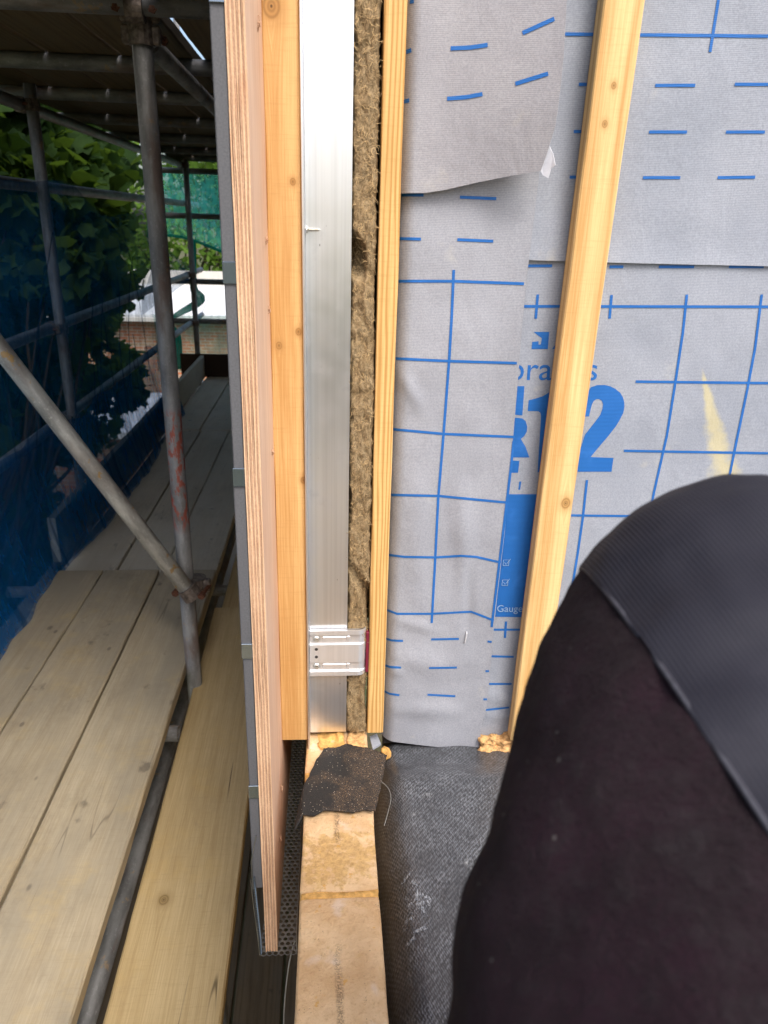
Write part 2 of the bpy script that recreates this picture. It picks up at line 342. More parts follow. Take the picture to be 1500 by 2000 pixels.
M['boot'] = m_simple('dark_boot_leather', (0.03, 0.024, 0.02), 0.55, 0, 0.3, 60)

def m_tube(name, base, paint=None, rust=0.5, yellow=0.3):
    g = NG(name); p = g.obj(); x, y, z = g.sep(p); r = g.ma('MULTIPLY', g.rnd(), 13.0)
    q = g.comb(x, y, g.ma('ADD', g.ma('MULTIPLY', z, 0.3), r)); q1 = g.comb(x, y, g.ma('ADD', z, r))
    n = g.noise(q, 30, 5, 0.6); n2 = g.noise(q1, 120, 4, 0.65); n3 = g.noise(q, 12, 4, 0.6)
    col = g.mix(g.ramp(n, 0.3, 0.72), base, tuple(c * 0.45 for c in base))
    col = g.mix(g.ramp(n2, 0.56, 0.7, 0, 0.45), col, tuple(c * 1.35 for c in base))
    rm = g.ramp(n3, 0.52, 0.66, 0, rust)
    col = g.mix(rm, col, g.mix(n2, srgb(120, 78, 46), srgb(78, 52, 36)))
    ys = g.ma('MULTIPLY', g.ramp(g.noise(q1, 22, 4, 0.6), 0.64, 0.68), yellow)
    col = g.mix(ys, col, srgb(190, 150, 78))
    if paint:
        z0, z1, x0 = paint
        e = g.noise(g.comb(x, y, g.ma('MULTIPLY', z, 0.35)), 65, 4, 0.6)
        pm = g.ma('MULTIPLY', g.ramp(z, z0, z0 + 0.06), g.ramp(z, z1 - 0.05, z1, 1, 0))
        pm = g.ma('MULTIPLY', pm, g.ramp(e, 0.49, 0.56))
        col = g.mix(g.ma('MULTIPLY', pm, 0.85), col, srgb(170, 76, 50))
    mt = g.ma('SUBTRACT', 0.22, g.ma('MULTIPLY', rm, 0.2))
    g.bsdf(col, 0.55, mt, g.bump(n2, 0.35, 0.0012), 0.4); return g.m
M['tube'] = m_tube('galvanised_tube', (0.30, 0.305, 0.31))
M['tube_std'] = m_tube('standard_tube', (0.33, 0.33, 0.325), (4.70, 5.10, 0.0), 0.55, 0.25)
M['tube_pale'] = m_tube('pale_brace_tube', (0.66, 0.67, 0.64), None, 0.25, 0.75)
M['coupler'] = m_simple('rusty_coupler', (0.16, 0.13, 0.11), 0.6, 0.5, 0.5, 90, 0.6, 0.002)
M['bolt'] = m_simple('rusty_bolt', srgb(96, 62, 46), 0.7, 0.3, 0.4, 150, 0.6, 0.001)
M['staple'] = m_simple('bright_staple', (0.75, 0.77, 0.8), 0.35, 0.5, 0.1, 100)
M['screw'] = m_simple('zinc_screw', (0.62, 0.60, 0.54), 0.3, 0.9, 0.15, 200)
M['pad'] = m_simple('maroon_pad', srgb(112, 26, 48), 0.6, 0, 0.15, 60)
M['clad'] = m_simple('anthracite_coating', srgb(92, 93, 97), 0.6, 0, 0.14, 520, 0.35, 0.0006, 0.35)
M['clip'] = m_simple('stainless_clip', (0.22, 0.27, 0.33), 0.2, 0.9, 0.15, 30, 0.08)
M['perf'] = m_simple('perforated_steel', (0.26, 0.26, 0.25), 0.45, 0.55, 0.3, 70, 0.2)
M['wire'] = m_simple('grey_wire', srgb(150, 152, 148), 0.5, 0.3, 0.15, 60)
M['white_fleece'] = m_simple('white_backing', srgb(196, 198, 206), 0.9, 0, 0.06, 200)
M['dark_void'] = m_simple('dark_block', srgb(52, 48, 46), 0.9, 0, 0.2, 30)
M['slab'] = m_simple('concrete_slab', srgb(120, 116, 110), 0.9, 0, 0.2, 12, 0.5, 0.002)
M['leaf_edge'] = m_simple('bark', srgb(48, 42, 36), 0.9, 0, 0.35, 30, 0.8, 0.01, 0.1)

LP, LD = srgb(236, 200, 138), srgb(206, 158, 90)
M['timber'] = None
BL, BD = srgb(206, 186, 148), srgb(160, 134, 94)
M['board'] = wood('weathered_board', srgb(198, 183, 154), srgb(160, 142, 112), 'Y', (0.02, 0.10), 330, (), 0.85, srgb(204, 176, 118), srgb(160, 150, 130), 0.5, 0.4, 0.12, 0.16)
M['board_yellow'] = wood('dusty_yellow_board', srgb(208, 186, 142), srgb(172, 146, 100), 'Y', (0.02, 0.10), 330, ((0.04, -0.3, 0.014), (-0.05, 0.55, 0.012)), 0.85, srgb(206, 174, 110), None, 0.18, 1.0, 0.05, 0.2)
M['board_far_lit'] = wood('grey_far_board_lit', srgb(214, 204, 182), srgb(184, 170, 144), 'Y', (0.02, 0.10), 330, (), 0.85, srgb(214, 202, 172), srgb(206, 199, 182), 0.5, 0.3, 0.12, 0.15)  # lightened copy of the deck wood: daylight on the far walkway put into colour
M['board_shaded'] = wood('shaded_board', srgb(128, 110, 84), srgb(92, 76, 54), 'Y', (0.02, 0.10), 330, (), 0.9, None, srgb(110, 100, 84), 0.4, 0.3)  # darkened copy of the deck wood: shade above and below the deck painted in
M['board_dark'] = wood('dark_toe_board', srgb(70, 52, 40), srgb(48, 36, 28), 'X', (0.02, 0.10), 330, (), 0.8)

def m_net(name, col, dens, wx=0.5):
    g = NG(name); p = g.obj(); x, y, z = g.sep(p)
    n = g.noise(p, 3.0, 3, 0.5); n2 = g.noise(g.comb(x, g.ma('MULTIPLY', y, 1), g.ma('MULTIPLY', z, 0.3)), 30, 3, 0.6)
    f = g.ramp(g.ma('ADD', g.ma('MULTIPLY', n, 0.5), g.ma('MULTIPLY', n2, 0.5)), 0.32, 0.68, dens - 0.22, dens + 0.2)
    d = g.n('ShaderNodeBsdfDiffuse', {'Color': (*col, 1)}); tl = g.n('ShaderNodeBsdfTranslucent', {'Color': (*col, 1)})
    m1 = g.n('ShaderNodeMixShader', {0: wx}); g.t.links.new(d.outputs[0], m1.inputs[1]); g.t.links.new(tl.outputs[0], m1.inputs[2])
    t = g.n('ShaderNodeBsdfTransparent', {'Color': (*tuple(0.75 + 0.25 * c for c in col), 1)})
    mx = g.n('ShaderNodeMixShader', {0: f}); g.t.links.new(t.outputs[0], mx.inputs[1]); g.t.links.new(m1.outputs[0], mx.inputs[2])
    g.t.links.new(mx.outputs[0], g.out.inputs[0]); return g.m
M['net_blue'] = m_net('blue_debris_net', (0.010, 0.17, 0.38), 0.36)
M['net_blue_dense'] = m_net('blue_net_folds', (0.010, 0.19, 0.52), 0.45)
M['net_green'] = m_net('green_debris_net', (0.10, 0.85, 0.66), 0.36, 0.92)
M['net_green_dense'] = m_net('green_net_hem', (0.015, 0.42, 0.32), 0.8)
def m_leaf(name, c1, c2, tr=0.4):
    g = NG(name); p = g.pos(); r = g.noise(p, 3.5, 3, 0.6); r2 = g.noise(p, 25, 3)
    col = g.mix(g.ramp(g.ma('ADD', g.ma('MULTIPLY', r, 0.6), g.ma('MULTIPLY', r2, 0.4)), 0.35, 0.65), c1, c2)
    b = g.n('ShaderNodeBsdfPrincipled', {'Base Color': col, 'Roughness': 0.7, 'Specular IOR Level': 0.1})
    tl = g.n('ShaderNodeBsdfTranslucent', {'Color': g.mix(0.5, col, (0.20, 0.34, 0.03))})
    mx = g.n('ShaderNodeMixShader', {0: tr}); g.t.links.new(b.outputs[0], mx.inputs[1]); g.t.links.new(tl.outputs[0], mx.inputs[2])
    g.t.links.new(mx.outputs[0], g.out.inputs[0]); return g.m
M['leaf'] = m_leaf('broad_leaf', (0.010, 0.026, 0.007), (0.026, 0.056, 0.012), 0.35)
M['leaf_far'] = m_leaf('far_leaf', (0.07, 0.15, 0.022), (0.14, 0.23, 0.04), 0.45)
def m_ground():
    g = NG('rough_garden_ground'); p = g.pos(); n = g.noise(p, 0.6, 6, 0.6); n2 = g.noise(p, 12, 4, 0.7)
    col = g.mix(g.ramp(n, 0.35, 0.65), srgb(96, 92, 70), srgb(70, 84, 48)); col = g.mix(g.ramp(n2, 0.4, 0.75, 0, 0.5), col, srgb(120, 110, 90))
    g.bsdf(col, 0.95, 0, g.bump(n2, 0.6, 0.02), 0.1); return g.m
M['ground'] = m_ground()
def m_brickface(name, c1, c2, c3, mort):
    g = NG(name); p = g.pos(); x, y, z = g.sep(p)
    bt = g.n('ShaderNodeTexBrick', {'Vector': g.comb(x, z, 0.0), 'Color1': (*c1, 1), 'Color2': (*c2, 1), 'Mortar': (*mort, 1), 'Scale': 1.0, 'Mortar Size': 0.01, 'Brick Width': 0.225, 'Row Height': 0.075, 'Bias': 0.0})
    n = g.noise(p, 1.3, 3, 0.5)
    col = g.mix(g.ramp(n, 0.45, 0.65, 0, 0.6), bt.outputs[0], c3)
    g.bsdf(col, 0.9, 0, g.bump(bt.outputs[1], 0.3, 0.004), 0.15); return g.m
M['brickface'] = m_brickface('stock_brickwork', srgb(150, 128, 100), srgb(172, 104, 70), srgb(120, 112, 96), srgb(168, 160, 146))
M['white_roof'] = m_simple('white_roof_sheet', (0.58, 0.60, 0.60), 0.5, 0, 0.05, 3)
M['cream'] = m_simple('cream_paint', (0.52, 0.50, 0.45), 0.6, 0, 0.06, 4)

# ------------------------------------------------------------------ object helpers
WL = {}
def tag(o, label, cat, group=None, kind=None):
    if label: o['label'] = label
    if cat: o['category'] = cat
    if group: o['group'] = group
    if kind: o['kind'] = kind
    return o
def link(o, loc, parent):
    COL.objects.link(o); loc = Vector(loc); WL[o] = loc.copy()
    if parent is not None: o.parent = parent; o.location = loc - WL[parent]
    else: o.location = loc
    return o
def thing(name, loc, label, cat, group=None, kind=None):
    o = bpy.data.objects.new(name, None); o.empty_display_size = 0.05
    link(o, loc, None); return tag(o, label, cat, group, kind)
def mesh_obj(name, verts, faces, mat, parent=None, smooth=False, origin=None):
    """verts in world space; the origin goes to the middle of the base unless given"""
    vs = [Vector(v) for v in verts]
    if origin is None:
        lo = Vector((min(v[i] for v in vs) for i in range(3))); hi = Vector((max(v[i] for v in vs) for i in range(3)))
        origin = Vector(((lo.x + hi.x) / 2, (lo.y + hi.y) / 2, lo.z))
    origin = Vector(origin)
    me = bpy.data.meshes.new(name); me.from_pydata([v - origin for v in vs], [], faces)
    if mat is not None: me.materials.append(mat)
    if smooth: me.shade_smooth()
    me.update(); o = bpy.data.objects.new(name, me)
    return link(o, origin, parent)
def bm_obj(name, bm, mat, parent=None, smooth=False, origin=None):
    bmesh.ops.recalc_face_normals(bm, faces=bm.faces)
    lo = Vector((min(v.co[i] for v in bm.verts) for i in range(3))); hi = Vector((max(v.co[i] for v in bm.verts) for i in range(3)))
    if origin is None: origin = Vector(((lo.x + hi.x) / 2, (lo.y + hi.y) / 2, lo.z))
    bmesh.ops.translate(bm, verts=bm.verts, vec=-Vector(origin))
    me = bpy.data.meshes.new(name); bm.to_mesh(me); bm.free()
    if mat is not None: me.materials.append(mat)
    if smooth: me.shade_smooth()
    o = bpy.data.objects.new(name, me); return link(o, origin, parent)
def add_box(bm, x0, x1, y0, y1, z0, z1, bev=0.0, seg=1):
    r = bmesh.ops.create_cube(bm, size=1.0); vs = r['verts']
    bmesh.ops.scale(bm, verts=vs, vec=(x1 - x0, y1 - y0, z1 - z0))
    bmesh.ops.translate(bm, verts=vs, vec=((x0 + x1) / 2, (y0 + y1) / 2, (z0 + z1) / 2))
    if bev:
        es = list({e for v in vs for e in v.link_edges})
        bmesh.ops.bevel(bm, geom=es, offset=bev, segments=seg, affect='EDGES', profile=0.5)
def box(name, ext, mat, parent=None, bev=0.001, origin=None, center=False):
    bm = bmesh.new(); add_box(bm, *ext, bev=bev)
    if center: origin = ((ext[0] + ext[1]) / 2, (ext[2] + ext[3]) / 2, (ext[4] + ext[5]) / 2)
    return bm_obj(name, bm, mat, parent, False, origin)
def rough_box(name, ext, mat, axis, parent=None, amp=0.0006, step=0.02, bev=0.0015, lean=0.0, seed=0):
    """a sawn timber: long box cut into short lengths whose arrises wander a little"""
    x0, x1, y0, y1, z0, z1 = ext; a = 'xyz'.index(axis)
    lo, hi = (x0, y0, z0)[a], (x1, y1, z1)[a]; n = max(2, int((hi - lo) / step))
    o1, o2 = [i for i in range(3) if i != a]
    L = ((x0, x1), (y0, y1), (z0, z1))
    prof = []
    for (s, t, ds, dt) in ((0, 0, 1, 1), (1, 0, -1, 1), (1, 1, -1, -1), (0, 1, 1, -1)):
        pa, pb = L[o1][s], L[o2][t]
        c = [(pa, pb + dt * bev), (pa + ds * bev, pb)]
        prof += c if (s, t) in ((0, 0), (1, 1)) else c[::-1]
    verts, faces = [], []
    m = len(prof)
    for i in range(n + 1):
        t = lo + (hi - lo) * i / n
        for k, (pa, pb) in enumerate(prof):
            v = [0, 0, 0]; v[a] = t
            d1 = noise.noise((t * 9 + seed, k * 3.1, 1.0)) * amp; d2 = noise.noise((t * 9 + seed, k * 3.1, 9.0)) * amp
            v[o1] = pa + d1 + lean * (t - lo); v[o2] = pb + d2; verts.append(v)
    for i in range(n):
        for k in range(m):
            faces.append((i * m + k, i * m + (k + 1) % m, (i + 1) * m + (k + 1) % m, (i + 1) * m + k))
    faces.append(tuple(range(m))[::-1]); faces.append(tuple(n * m + k for k in range(m)))
    ob = mesh_obj(name, verts, faces, mat, parent, False, ((x0 + x1) / 2, (y0 + y1) / 2, (z0 + z1) / 2))
    bm = bmesh.new(); bm.from_mesh(ob.data); bmesh.ops.recalc_face_normals(bm, faces=bm.faces); bm.to_mesh(ob.data); bm.free()
    return ob
def tube_geo(p0, p1, r, seg=18, wall=0.004, hollow=True):
    p0, p1 = Vector(p0), Vector(p1); d = (p1 - p0).normalized()
    u = d.orthogonal().normalized(); w = d.cross(u)
    vs, fs = [], []
    rings = [(p0, r), (p1, r)] if not hollow else [(p0 + d * 0.03, r - wall), (p0, r - wall), (p0, r), (p1, r), (p1, r - wall), (p1 - d * 0.03, r - wall)]
    for (c, rr) in rings:
        for k in range(seg):
            a = 2 * math.pi * k / seg; vs.append(c + (u * math.cos(a) + w * math.sin(a)) * rr)
    for i in range(len(rings) - 1):
        for k in range(seg): fs.append((i * seg + k, i * seg + (k + 1) % seg, (i + 1) * seg + (k + 1) % seg, (i + 1) * seg + k))
    fs.append(tuple(range(seg))[::-1]); fs.append(tuple((len(rings) - 1) * seg + k for k in range(seg)))
    return vs, fs
def tube(name, p0, p1, mat, parent=None, r=0.02415, hollow=True, seg=18):
    """steel tube; local Z runs along the tube so that the material follows it"""
    p0, p1 = Vector(p0), Vector(p1); L = (p1 - p0).length
    vs, fs = tube_geo((0, 0, 0), (0, 0, L), r, seg, 0.004, hollow)
    me = bpy.data.meshes.new(name); me.from_pydata(vs, [], fs); me.materials.append(mat)
    for p in me.polygons: p.use_smooth = len(p.vertices) == 4
    o = bpy.data.objects.new(name, me); link(o, p0, parent)
    o.rotation_euler = (p1 - p0).to_track_quat('Z', 'Y').to_euler(); return o
def path_tube(bm, pts, r, seg=8, rfun=None):
    pts = [Vector(p) for p in pts]; rings = []
    u = None
    for i, p in enumerate(pts):
        d = (pts[min(i + 1, len(pts) - 1)] - pts[max(i - 1, 0)]).normalized()
        u = d.orthogonal().normalized() if u is None else (u - d * u.dot(d)).normalized()
        w = d.cross(u); rr = r if rfun is None else rfun(i / (len(pts) - 1))
        rings.append([bm.verts.new(p + (u * math.cos(2 * math.pi * k / seg) + w * math.sin(2 * math.pi * k / seg)) * rr) for k in range(seg)])
    for a, b in zip(rings, rings[1:]):
        for k in range(seg): bm.faces.new((a[k], a[(k + 1) % seg], b[(k + 1) % seg], b[k]))
    bm.faces.new(rings[0][::-1]); bm.faces.new(rings[-1])
def smooth_path(pts, n=8):
    pts = [Vector(p) for p in pts]; out = []
    P = [pts[0]] + pts + [pts[-1]]
    for i in range(1, len(P) - 2):
        a, b, c, d = P[i - 1], P[i], P[i + 1], P[i + 2]
        for k in range(n):
            t = k / n
            out.append(0.5 * ((2 * b) + (c - a) * t + (2 * a - 5 * b + 4 * c - d) * t * t + (3 * b - a - 3 * c + d) * t ** 3))
    out.append(pts[-1]); return out

# ================================================================== SETTING
GZ = -5.6
go = mesh_obj('ground', [(-300, -300, GZ), (300, -300, GZ), (300, 400, GZ), (-300, 400, GZ)], [(0, 1, 2, 3)], M['ground'])
tag(go, None, None, kind='structure')

# ================================================================== BUILDING SHELL
BT = -0.815                                  # top of the brick outer leaf
BX0, BX1 = -0.036, 0.067
wall = thing('brick_wall', (0.015, 2.5, GZ), 'buff brick outer leaf with bare bed face beside black sheeting', 'wall')
box('wall_core', (BX0 + 0.004, BX1 - 0.004, -1.2, 7.4, GZ, BT - 0.0745), M['mortar'], wall, 0)
bm = bmesh.new(); add_box(bm, 0, 1, 0, 1, 0, 1); bm.free()
def brick_mesh(seed):
    bm = bmesh.new(); add_box(bm, -0.0515, 0.0515, -0.1075, 0.1075, 0, 0.065, 0.004, 2)
    bmesh.ops.subdivide_edges(bm, edges=[e for e in bm.edges if e.calc_length() > 0.05], cuts=5, use_grid_fill=True)
    for v in bm.verts:
        k = noise.noise_vector(v.co * 26 + Vector((seed, 0, 0))); v.co += k * 0.0012
        k = noise.noise_vector(v.co * 9 + Vector((seed, 7, 0))); v.co += k * 0.001
    bmesh.ops.recalc_face_normals(bm, faces=bm.faces)
    me = bpy.data.meshes.new('brick'); bm.to_mesh(me); bm.free(); me.materials.append(M['brick']); me.shade_smooth()
    return me
BM = [brick_mesh(s * 5.3) for s in range(5)]
for c in range(5):
    zc = BT - 0.065 - c * 0.075
    for k in range(-4, 5):
        y = 0.8205 + 0.225 * k + (0.1125 if c % 2 else 0)
        if c == 0 and y > 1.2 or y < -0.1: continue
        o = bpy.data.objects.new('brick', random.choice(BM)); link(o, (0.0155 + random.uniform(-0.001, 0.001), y, zc), wall)
        o.rotation_euler = (0, random.uniform(-0.006, 0.006), random.uniform(-0.006, 0.006))
# mortar joints of the exposed courses
def lumpy(name, ext, mat, parent, amp, freq, sub=10, seed=0, bev=0.002):
    bm = bmesh.new(); add_box(bm, *ext, bev=bev)
    bmesh.ops.subdivide_edges(bm, edges=[e for e in bm.edges if e.calc_length() > bev * 3], cuts=sub, use_grid_fill=True)
    for v in bm.verts:
        v.co += noise.noise_vector(v.co * freq + Vector((seed, 0, 0))) * amp + noise.noise_vector(v.co * freq * 3 + Vector((seed, 4, 0))) * amp * 0.4
    return bm_obj(name, bm, mat, parent, True)
for k in range(-3, 2):
    y = 0.708 + 0.225 * k
    lumpy('mortar_joint', (BX0 + 0.001, BX1 - 0.001, y - 0.0065, y + 0.0065, BT - 0.07, BT - 0.0015), M['mortar'], wall, 0.0022, 60, 8, k)
for c in range(5):
    box('mortar_bed', (BX0 + 0.004, BX1 - 0.004, -0.1, 1.2, BT - 0.075 * (c + 1) - 0.0005, BT - 0.075 * c - 0.0648), M['mortar'], wall, 0)
lumpy('mortar_smear', (-0.016, 0.028, 0.992, 1.08, BT - 0.006, BT + 0.003), M['mortar'], wall, 0.013, 30, 16, 3, 0.003)
lumpy('mortar_smear', (0.035, 0.062, 0.99, 1.05, BT - 0.004, BT + 0.004), M['crumb'], wall, 0.006, 40, 8, 5, 0.002)

slab = thing('floor_slab', (2.0, 0.0, GZ), 'inner concrete floor edge carrying the black sheeting', 'floor')
box('slab', (0.118, 4.5, -1.6, 1.30, GZ, -0.868), M['slab'], slab, 0.004)
iw = thing('sheathed_wall', (2.3, 1.2, -0.868), 'framed wall wrapped in grey membrane', 'wall')
box('sheathing', (0.098, 4.5, 1.066, 1.22, -0.8675, 2.6), M['dark_void'], iw, 0.002)
fw = thing('facade_wall', (0.05, 4.3, BT), 'long outer wall behind the cladding along the walkway', 'wall')
box('blockwork', (0.098, 0.30, 1.225, 7.3, BT + 0.0, 2.6), M['dark_void'], fw, 0.002)
box('cavity_back', (-0.03, 0.0965, 1.42, 7.3, BT + 0.001, 2.6), M['dark_void'], fw, 0.002)

# ================================================================== WALL BUILD-UP IN SECTION
# --- cladding panels and joint clips
cl = thing('cladding', (-0.1, 2.0, -1.0), 'dark grey coated cladding strips with clipped joints outside the plywood', 'cladding')
CX0, CX1 = -0.1065, -0.0938
joints = [0.64, 0.415, 0.192, -0.053, -0.2745, -0.504, -0.7265]
zs = [2.4] + joints + [-0.905]
for i, (zt, zb) in enumerate(zip(zs, zs[1:])):
    s = 0.0012 * (i % 2)
    rough_box('panel', (CX0 - s, CX1, 0.802, 3.24, zb + 0.0012, zt - 0.0012), M['clad'], 'z', cl, 0.0003, 0.03, 0.0012, 0, i)
for z in joints:
    bm = bmesh.new(); add_box(bm, CX0 - 0.0009, CX1 + 0.0002, 0.7995, 0.8017, z - 0.0108, z + 0.0108, 0.0004)
    bm_obj('joint_clip', bm, M['clip'], cl)
# --- plywood with its plies
ply = thing('plywood_sheet', (-0.084, 2.0, -1.035), 'thick plywood sheet showing its sawn layered edge', 'plywood')
PX0, PX1 = -0.0935, -0.0755
th = [0.0018, 0.0021, 0.0019, 0.0023, 0.0018, 0.0021, 0.0020, 0.0021, 0.0019]
x = PX0
for i, t in enumerate(th):
    dy = (0.0, 0.0006, 0.0002, 0.0008, 0.0003, 0.0005, 0.0002, 0.0006, 0.0)[i]
    mt = M['ply_light'] if i % 2 == 0 else M['ply_dark']
    pl = rough_box('ply_layer', (x, x + t - 0.0001, 0.80 + dy, 3.24, -1.033 + dy, 2.4), mt, 'z', ply, 0.0007, 0.01, 0.0002, 0, i * 2.7)
    if i == 8: pl.data.materials.append(M['ply_face']); face_layer = pl
    x += t
for p in face_layer.data.polygons:
    if abs(p.normal.x) > 0.8: p.material_index = 1
for (px, py, s) in ((503, 62, 0.012), (519, 478, 0.009), (531, 890, 0.008), (549, 1545, 0.011), (546, 1640, 0.008), (524, 612, 0.006)):
    q = on_x(px, py, PX1); bm = bmesh.new()
    for k in range(4):
        path_tube(bm, [q + Vector((0.0002, random.uniform(-.004, .004), 0.003 * k)), q + Vector((0.003, random.uniform(-.008, .002), s * random.uniform(0.2, 0.8))), q + Vector((0.002, random.uniform(-.01, .004), s * random.uniform(0.6, 1.3)))], 0.0006, 4)
    bm_obj('splinter', bm, M['ply_dark'], ply)
# --- treated timber beside the plywood
M['timber_a'] = wood('treated_timber', srgb(238, 194, 120), srgb(206, 148, 76), 'Z', (0.01, 0.09), 260,
                     ((-0.014, 0.0, 0.0095), (0.0085, 0.0, 0.004), (0.013, 0.0, 0.0042), (-0.010, 0.0, 0.0045), (0.016, 0.0, 0.0045)), 0.55, None, None, 0, 0.0, 0.0)
bpy.data.materials.remove(M['timber_a'])
TX0, TX1, TZ0, TZ1 = -0.0755, -0.0325, -0.801, 2.4
tcx, tcz = (TX0 + TX1) / 2, (TZ0 + TZ1) / 2
def kn(px, py, r, Y, cx, cz): q = on_y(px, py, Y); return (q.x - cx, q.z - cz, r)
M['timber_a'] = wood('treated_timber', srgb(223, 186, 128), srgb(184, 138, 82), 'Z', (0.01, 0.09), 260,
                     [kn(530, 12, 0.011, 1.0, tcx, tcz), kn(572, 355, 0.0038, 1.0, tcx, tcz), kn(583, 648, 0.0042, 1.0, tcx, tcz), kn(545, 675, 0.0045, 1.0, tcx, tcz), kn(593, 938, 0.0045, 1.0, tcx, tcz)], 0.55, None, None, 0, 0, 0)
o = rough_box('timber_batten', (TX0, TX1, 1.0, 1.05, TZ0, TZ1), M['timber_a'], 'z', None, 0.0008, 0.02, 0.0016, 0, 3)
tag(o, 'wide honey coloured timber batten between the plywood and the aluminium rail', 'batten')
# --- aluminium rail (L section)
al = thing('aluminium_rail', (0.0, 1.02, -0.803), 'vertical mill finish aluminium rail beside the wide timber batten', 'rail')
bm = bmesh.new(); add_box(bm, -0.029, 0.031, 1.02, 1.0225, -0.803, 2.4, 0.0005)
for xx in (-0.0272, -0.0235, -0.021, 0.0295):
    add_box(bm, xx, xx + 0.0012, 1.0193, 1.0201, -0.802, 2.39)
bm_obj('web', bm, M['alu'], al, origin=(0, 1.02, 0))
bm = bmesh.new(); add_box(bm, -0.0322, -0.0292, 0.992, 1.0228, -0.828, 2.4, 0.0006); bm_obj('flange', bm, M['alu'], al, origin=(0, 1.02, 0))
# --- screw through the rail
q = on_y(598, 448, 1.012); bm = bmesh.new()
prof = [(0.0, 0.0), (0.0, 0.0042), (0.0015, 0.0045), (0.003, 0.0018)]
t = 0.003
while t < 0.0155: prof += [(t, 0.0015), (t + 0.0006, 0.0023), (t + 0.0012, 0.0015)]; t += 0.0013
prof += [(0.018, 0.0002)]
rr = []
for (a, r) in prof: rr.append([bm.verts.new(q + Vector((a, r * math.cos(k * 0.6283), r * math.sin(k * 0.6283)))) for k in range(10)])
for a, b in zip(rr, rr[1:]):
    for k in range(10): bm.faces.new((a[k], a[(k + 1) % 10], b[(k + 1) % 10], b[k]))
tag(bm_obj('screw', bm, M['screw'], None), 'small zinc screw sticking out across the aluminium rail', 'screw')
# --- bracket
bz0, bz1 = on_y(660, 1328, 1.0).z, on_y(660, 1240, 1.0).z
br = thing('wall_bracket', (0.03, 1.015, bz0), 'silver ribbed aluminium bracket screwed to the rail', 'bracket')
H = bz1 - bz0; xb0, xb1 = -0.0285, 0.0610
def bracket_section(z0, z1, yf, th, rad):
    """plate facing the camera that rounds off at its right end into the foot"""
    pts = [(xb0, yf)]
    for k in range(9):
        a = math.pi / 2 * k / 8; pts.append((xb1 - rad + rad * math.sin(a), yf + rad - rad * math.cos(a)))
    pts.append((xb1, yf + 0.045))
    inn = [(xb0, yf + th)]
    for k in range(9):
        a = math.pi / 2 * k / 8; inn.append((xb1 - rad + (rad - th) * math.sin(a), yf + rad - (rad - th) * math.cos(a)))
    inn.append((xb1 - th, yf + 0.045))
    return pts, inn, z0, z1
def extr(bm, sec):
    pts, inn, z0, z1 = sec; loop = pts + inn[::-1]
    a = [bm.verts.new((p[0], p[1], z0)) for p in loop]; b = [bm.verts.new((p[0], p[1], z1)) for p in loop]
    n = len(loop); m = len(pts)
    for k in range(n): bm.faces.new((a[k], a[(k + 1) % n], b[(k + 1) % n], b[k]))
    for k in range(m - 1):
        bm.faces.new((a[k + 1], a[k], a[n - 1 - k], a[n - 2 - k])); bm.faces.new((b[k], b[k + 1], b[n - 2 - k], b[n - 1 - k]))
bm = bmesh.new()
extr(bm, bracket_section(bz0, bz1, 1.0155, 0.003, 0.012))
for (f0, f1, yf) in ((0.0, 0.09, 1.0118), (0.91, 1.0, 1.0118)): extr(bm, bracket_section(bz0 + H * f0, bz0 + H * f1, yf, 0.0052, 0.013))
extr(bm, bracket_section(bz0 + H * 0.30, bz0 + H * 0.69, 1.0122, 0.005, 0.013))
bm_obj('plate', bm, M['alu_bright'], br, origin=(0, 1.015, bz0))
for zz in (0.80, 0.195):
    zc = bz0 + H * zz; bm = bmesh.new(); add_box(bm, -0.008, 0.030, 1.0135, 1.0158, zc - 0.0052, zc + 0.0048, 0.0008)
    bm_obj('slotted_insert', bm, M['alu_bright'], br)
    bm = bmesh.new(); add_box(bm, 0.0305, 0.0355, 1.0125, 1.0158, zc - 0.0052, zc + 0.0062, 0.0008); bm_obj('catch', bm, M['alu_bright'], br)
    zc += 0.0008; bm = bmesh.new()
    rr = []
    for (dy, r) in ((0.0, 0.0056), (-0.0012, 0.0056), (-0.0013, 0.0043), (-0.0034, 0.0041), (-0.0042, 0.0034), (-0.0034, 0.0022), (-0.0030, 0.0005)):
        rr.append([bm.verts.new((-0.0175 + r * math.cos(k * math.pi / 8), 1.0154 + dy, zc + r * math.sin(k * math.pi / 8))) for k in range(16)])
    for a, b in zip(rr, rr[1:]):
        for k in range(16): bm.faces.new((a[k], a[(k + 1) % 16], b[(k + 1) % 16], b[k]))
    bm.faces.new(rr[-1]); bm_obj('bracket_screw', bm, M['screw'], br, True)
for zz in (0.60, 0.43):
    zc = bz0 + H * zz; vs = [(-0.018 + 0.0026 * math.cos(a * 0.5236), 1.01215 - 0.0004, zc + 0.0026 * math.sin(a * 0.5236)) for a in range(12)]
    vs += [(v[0], 1.0130, v[2]) for v in vs]
    mesh_obj('fixing_hole', vs, [tuple(range(12))] + [(k, (k + 1) % 12, 12 + (k + 1) % 12, 12 + k) for k in range(12)], M['dark_void'], br)
box('thermal_pad', (xb1 + 0.0003, xb1 + 0.005, 1.019, 1.06, bz0 + 0.001, bz1 - 0.008), M['pad'], br, 0.0006)
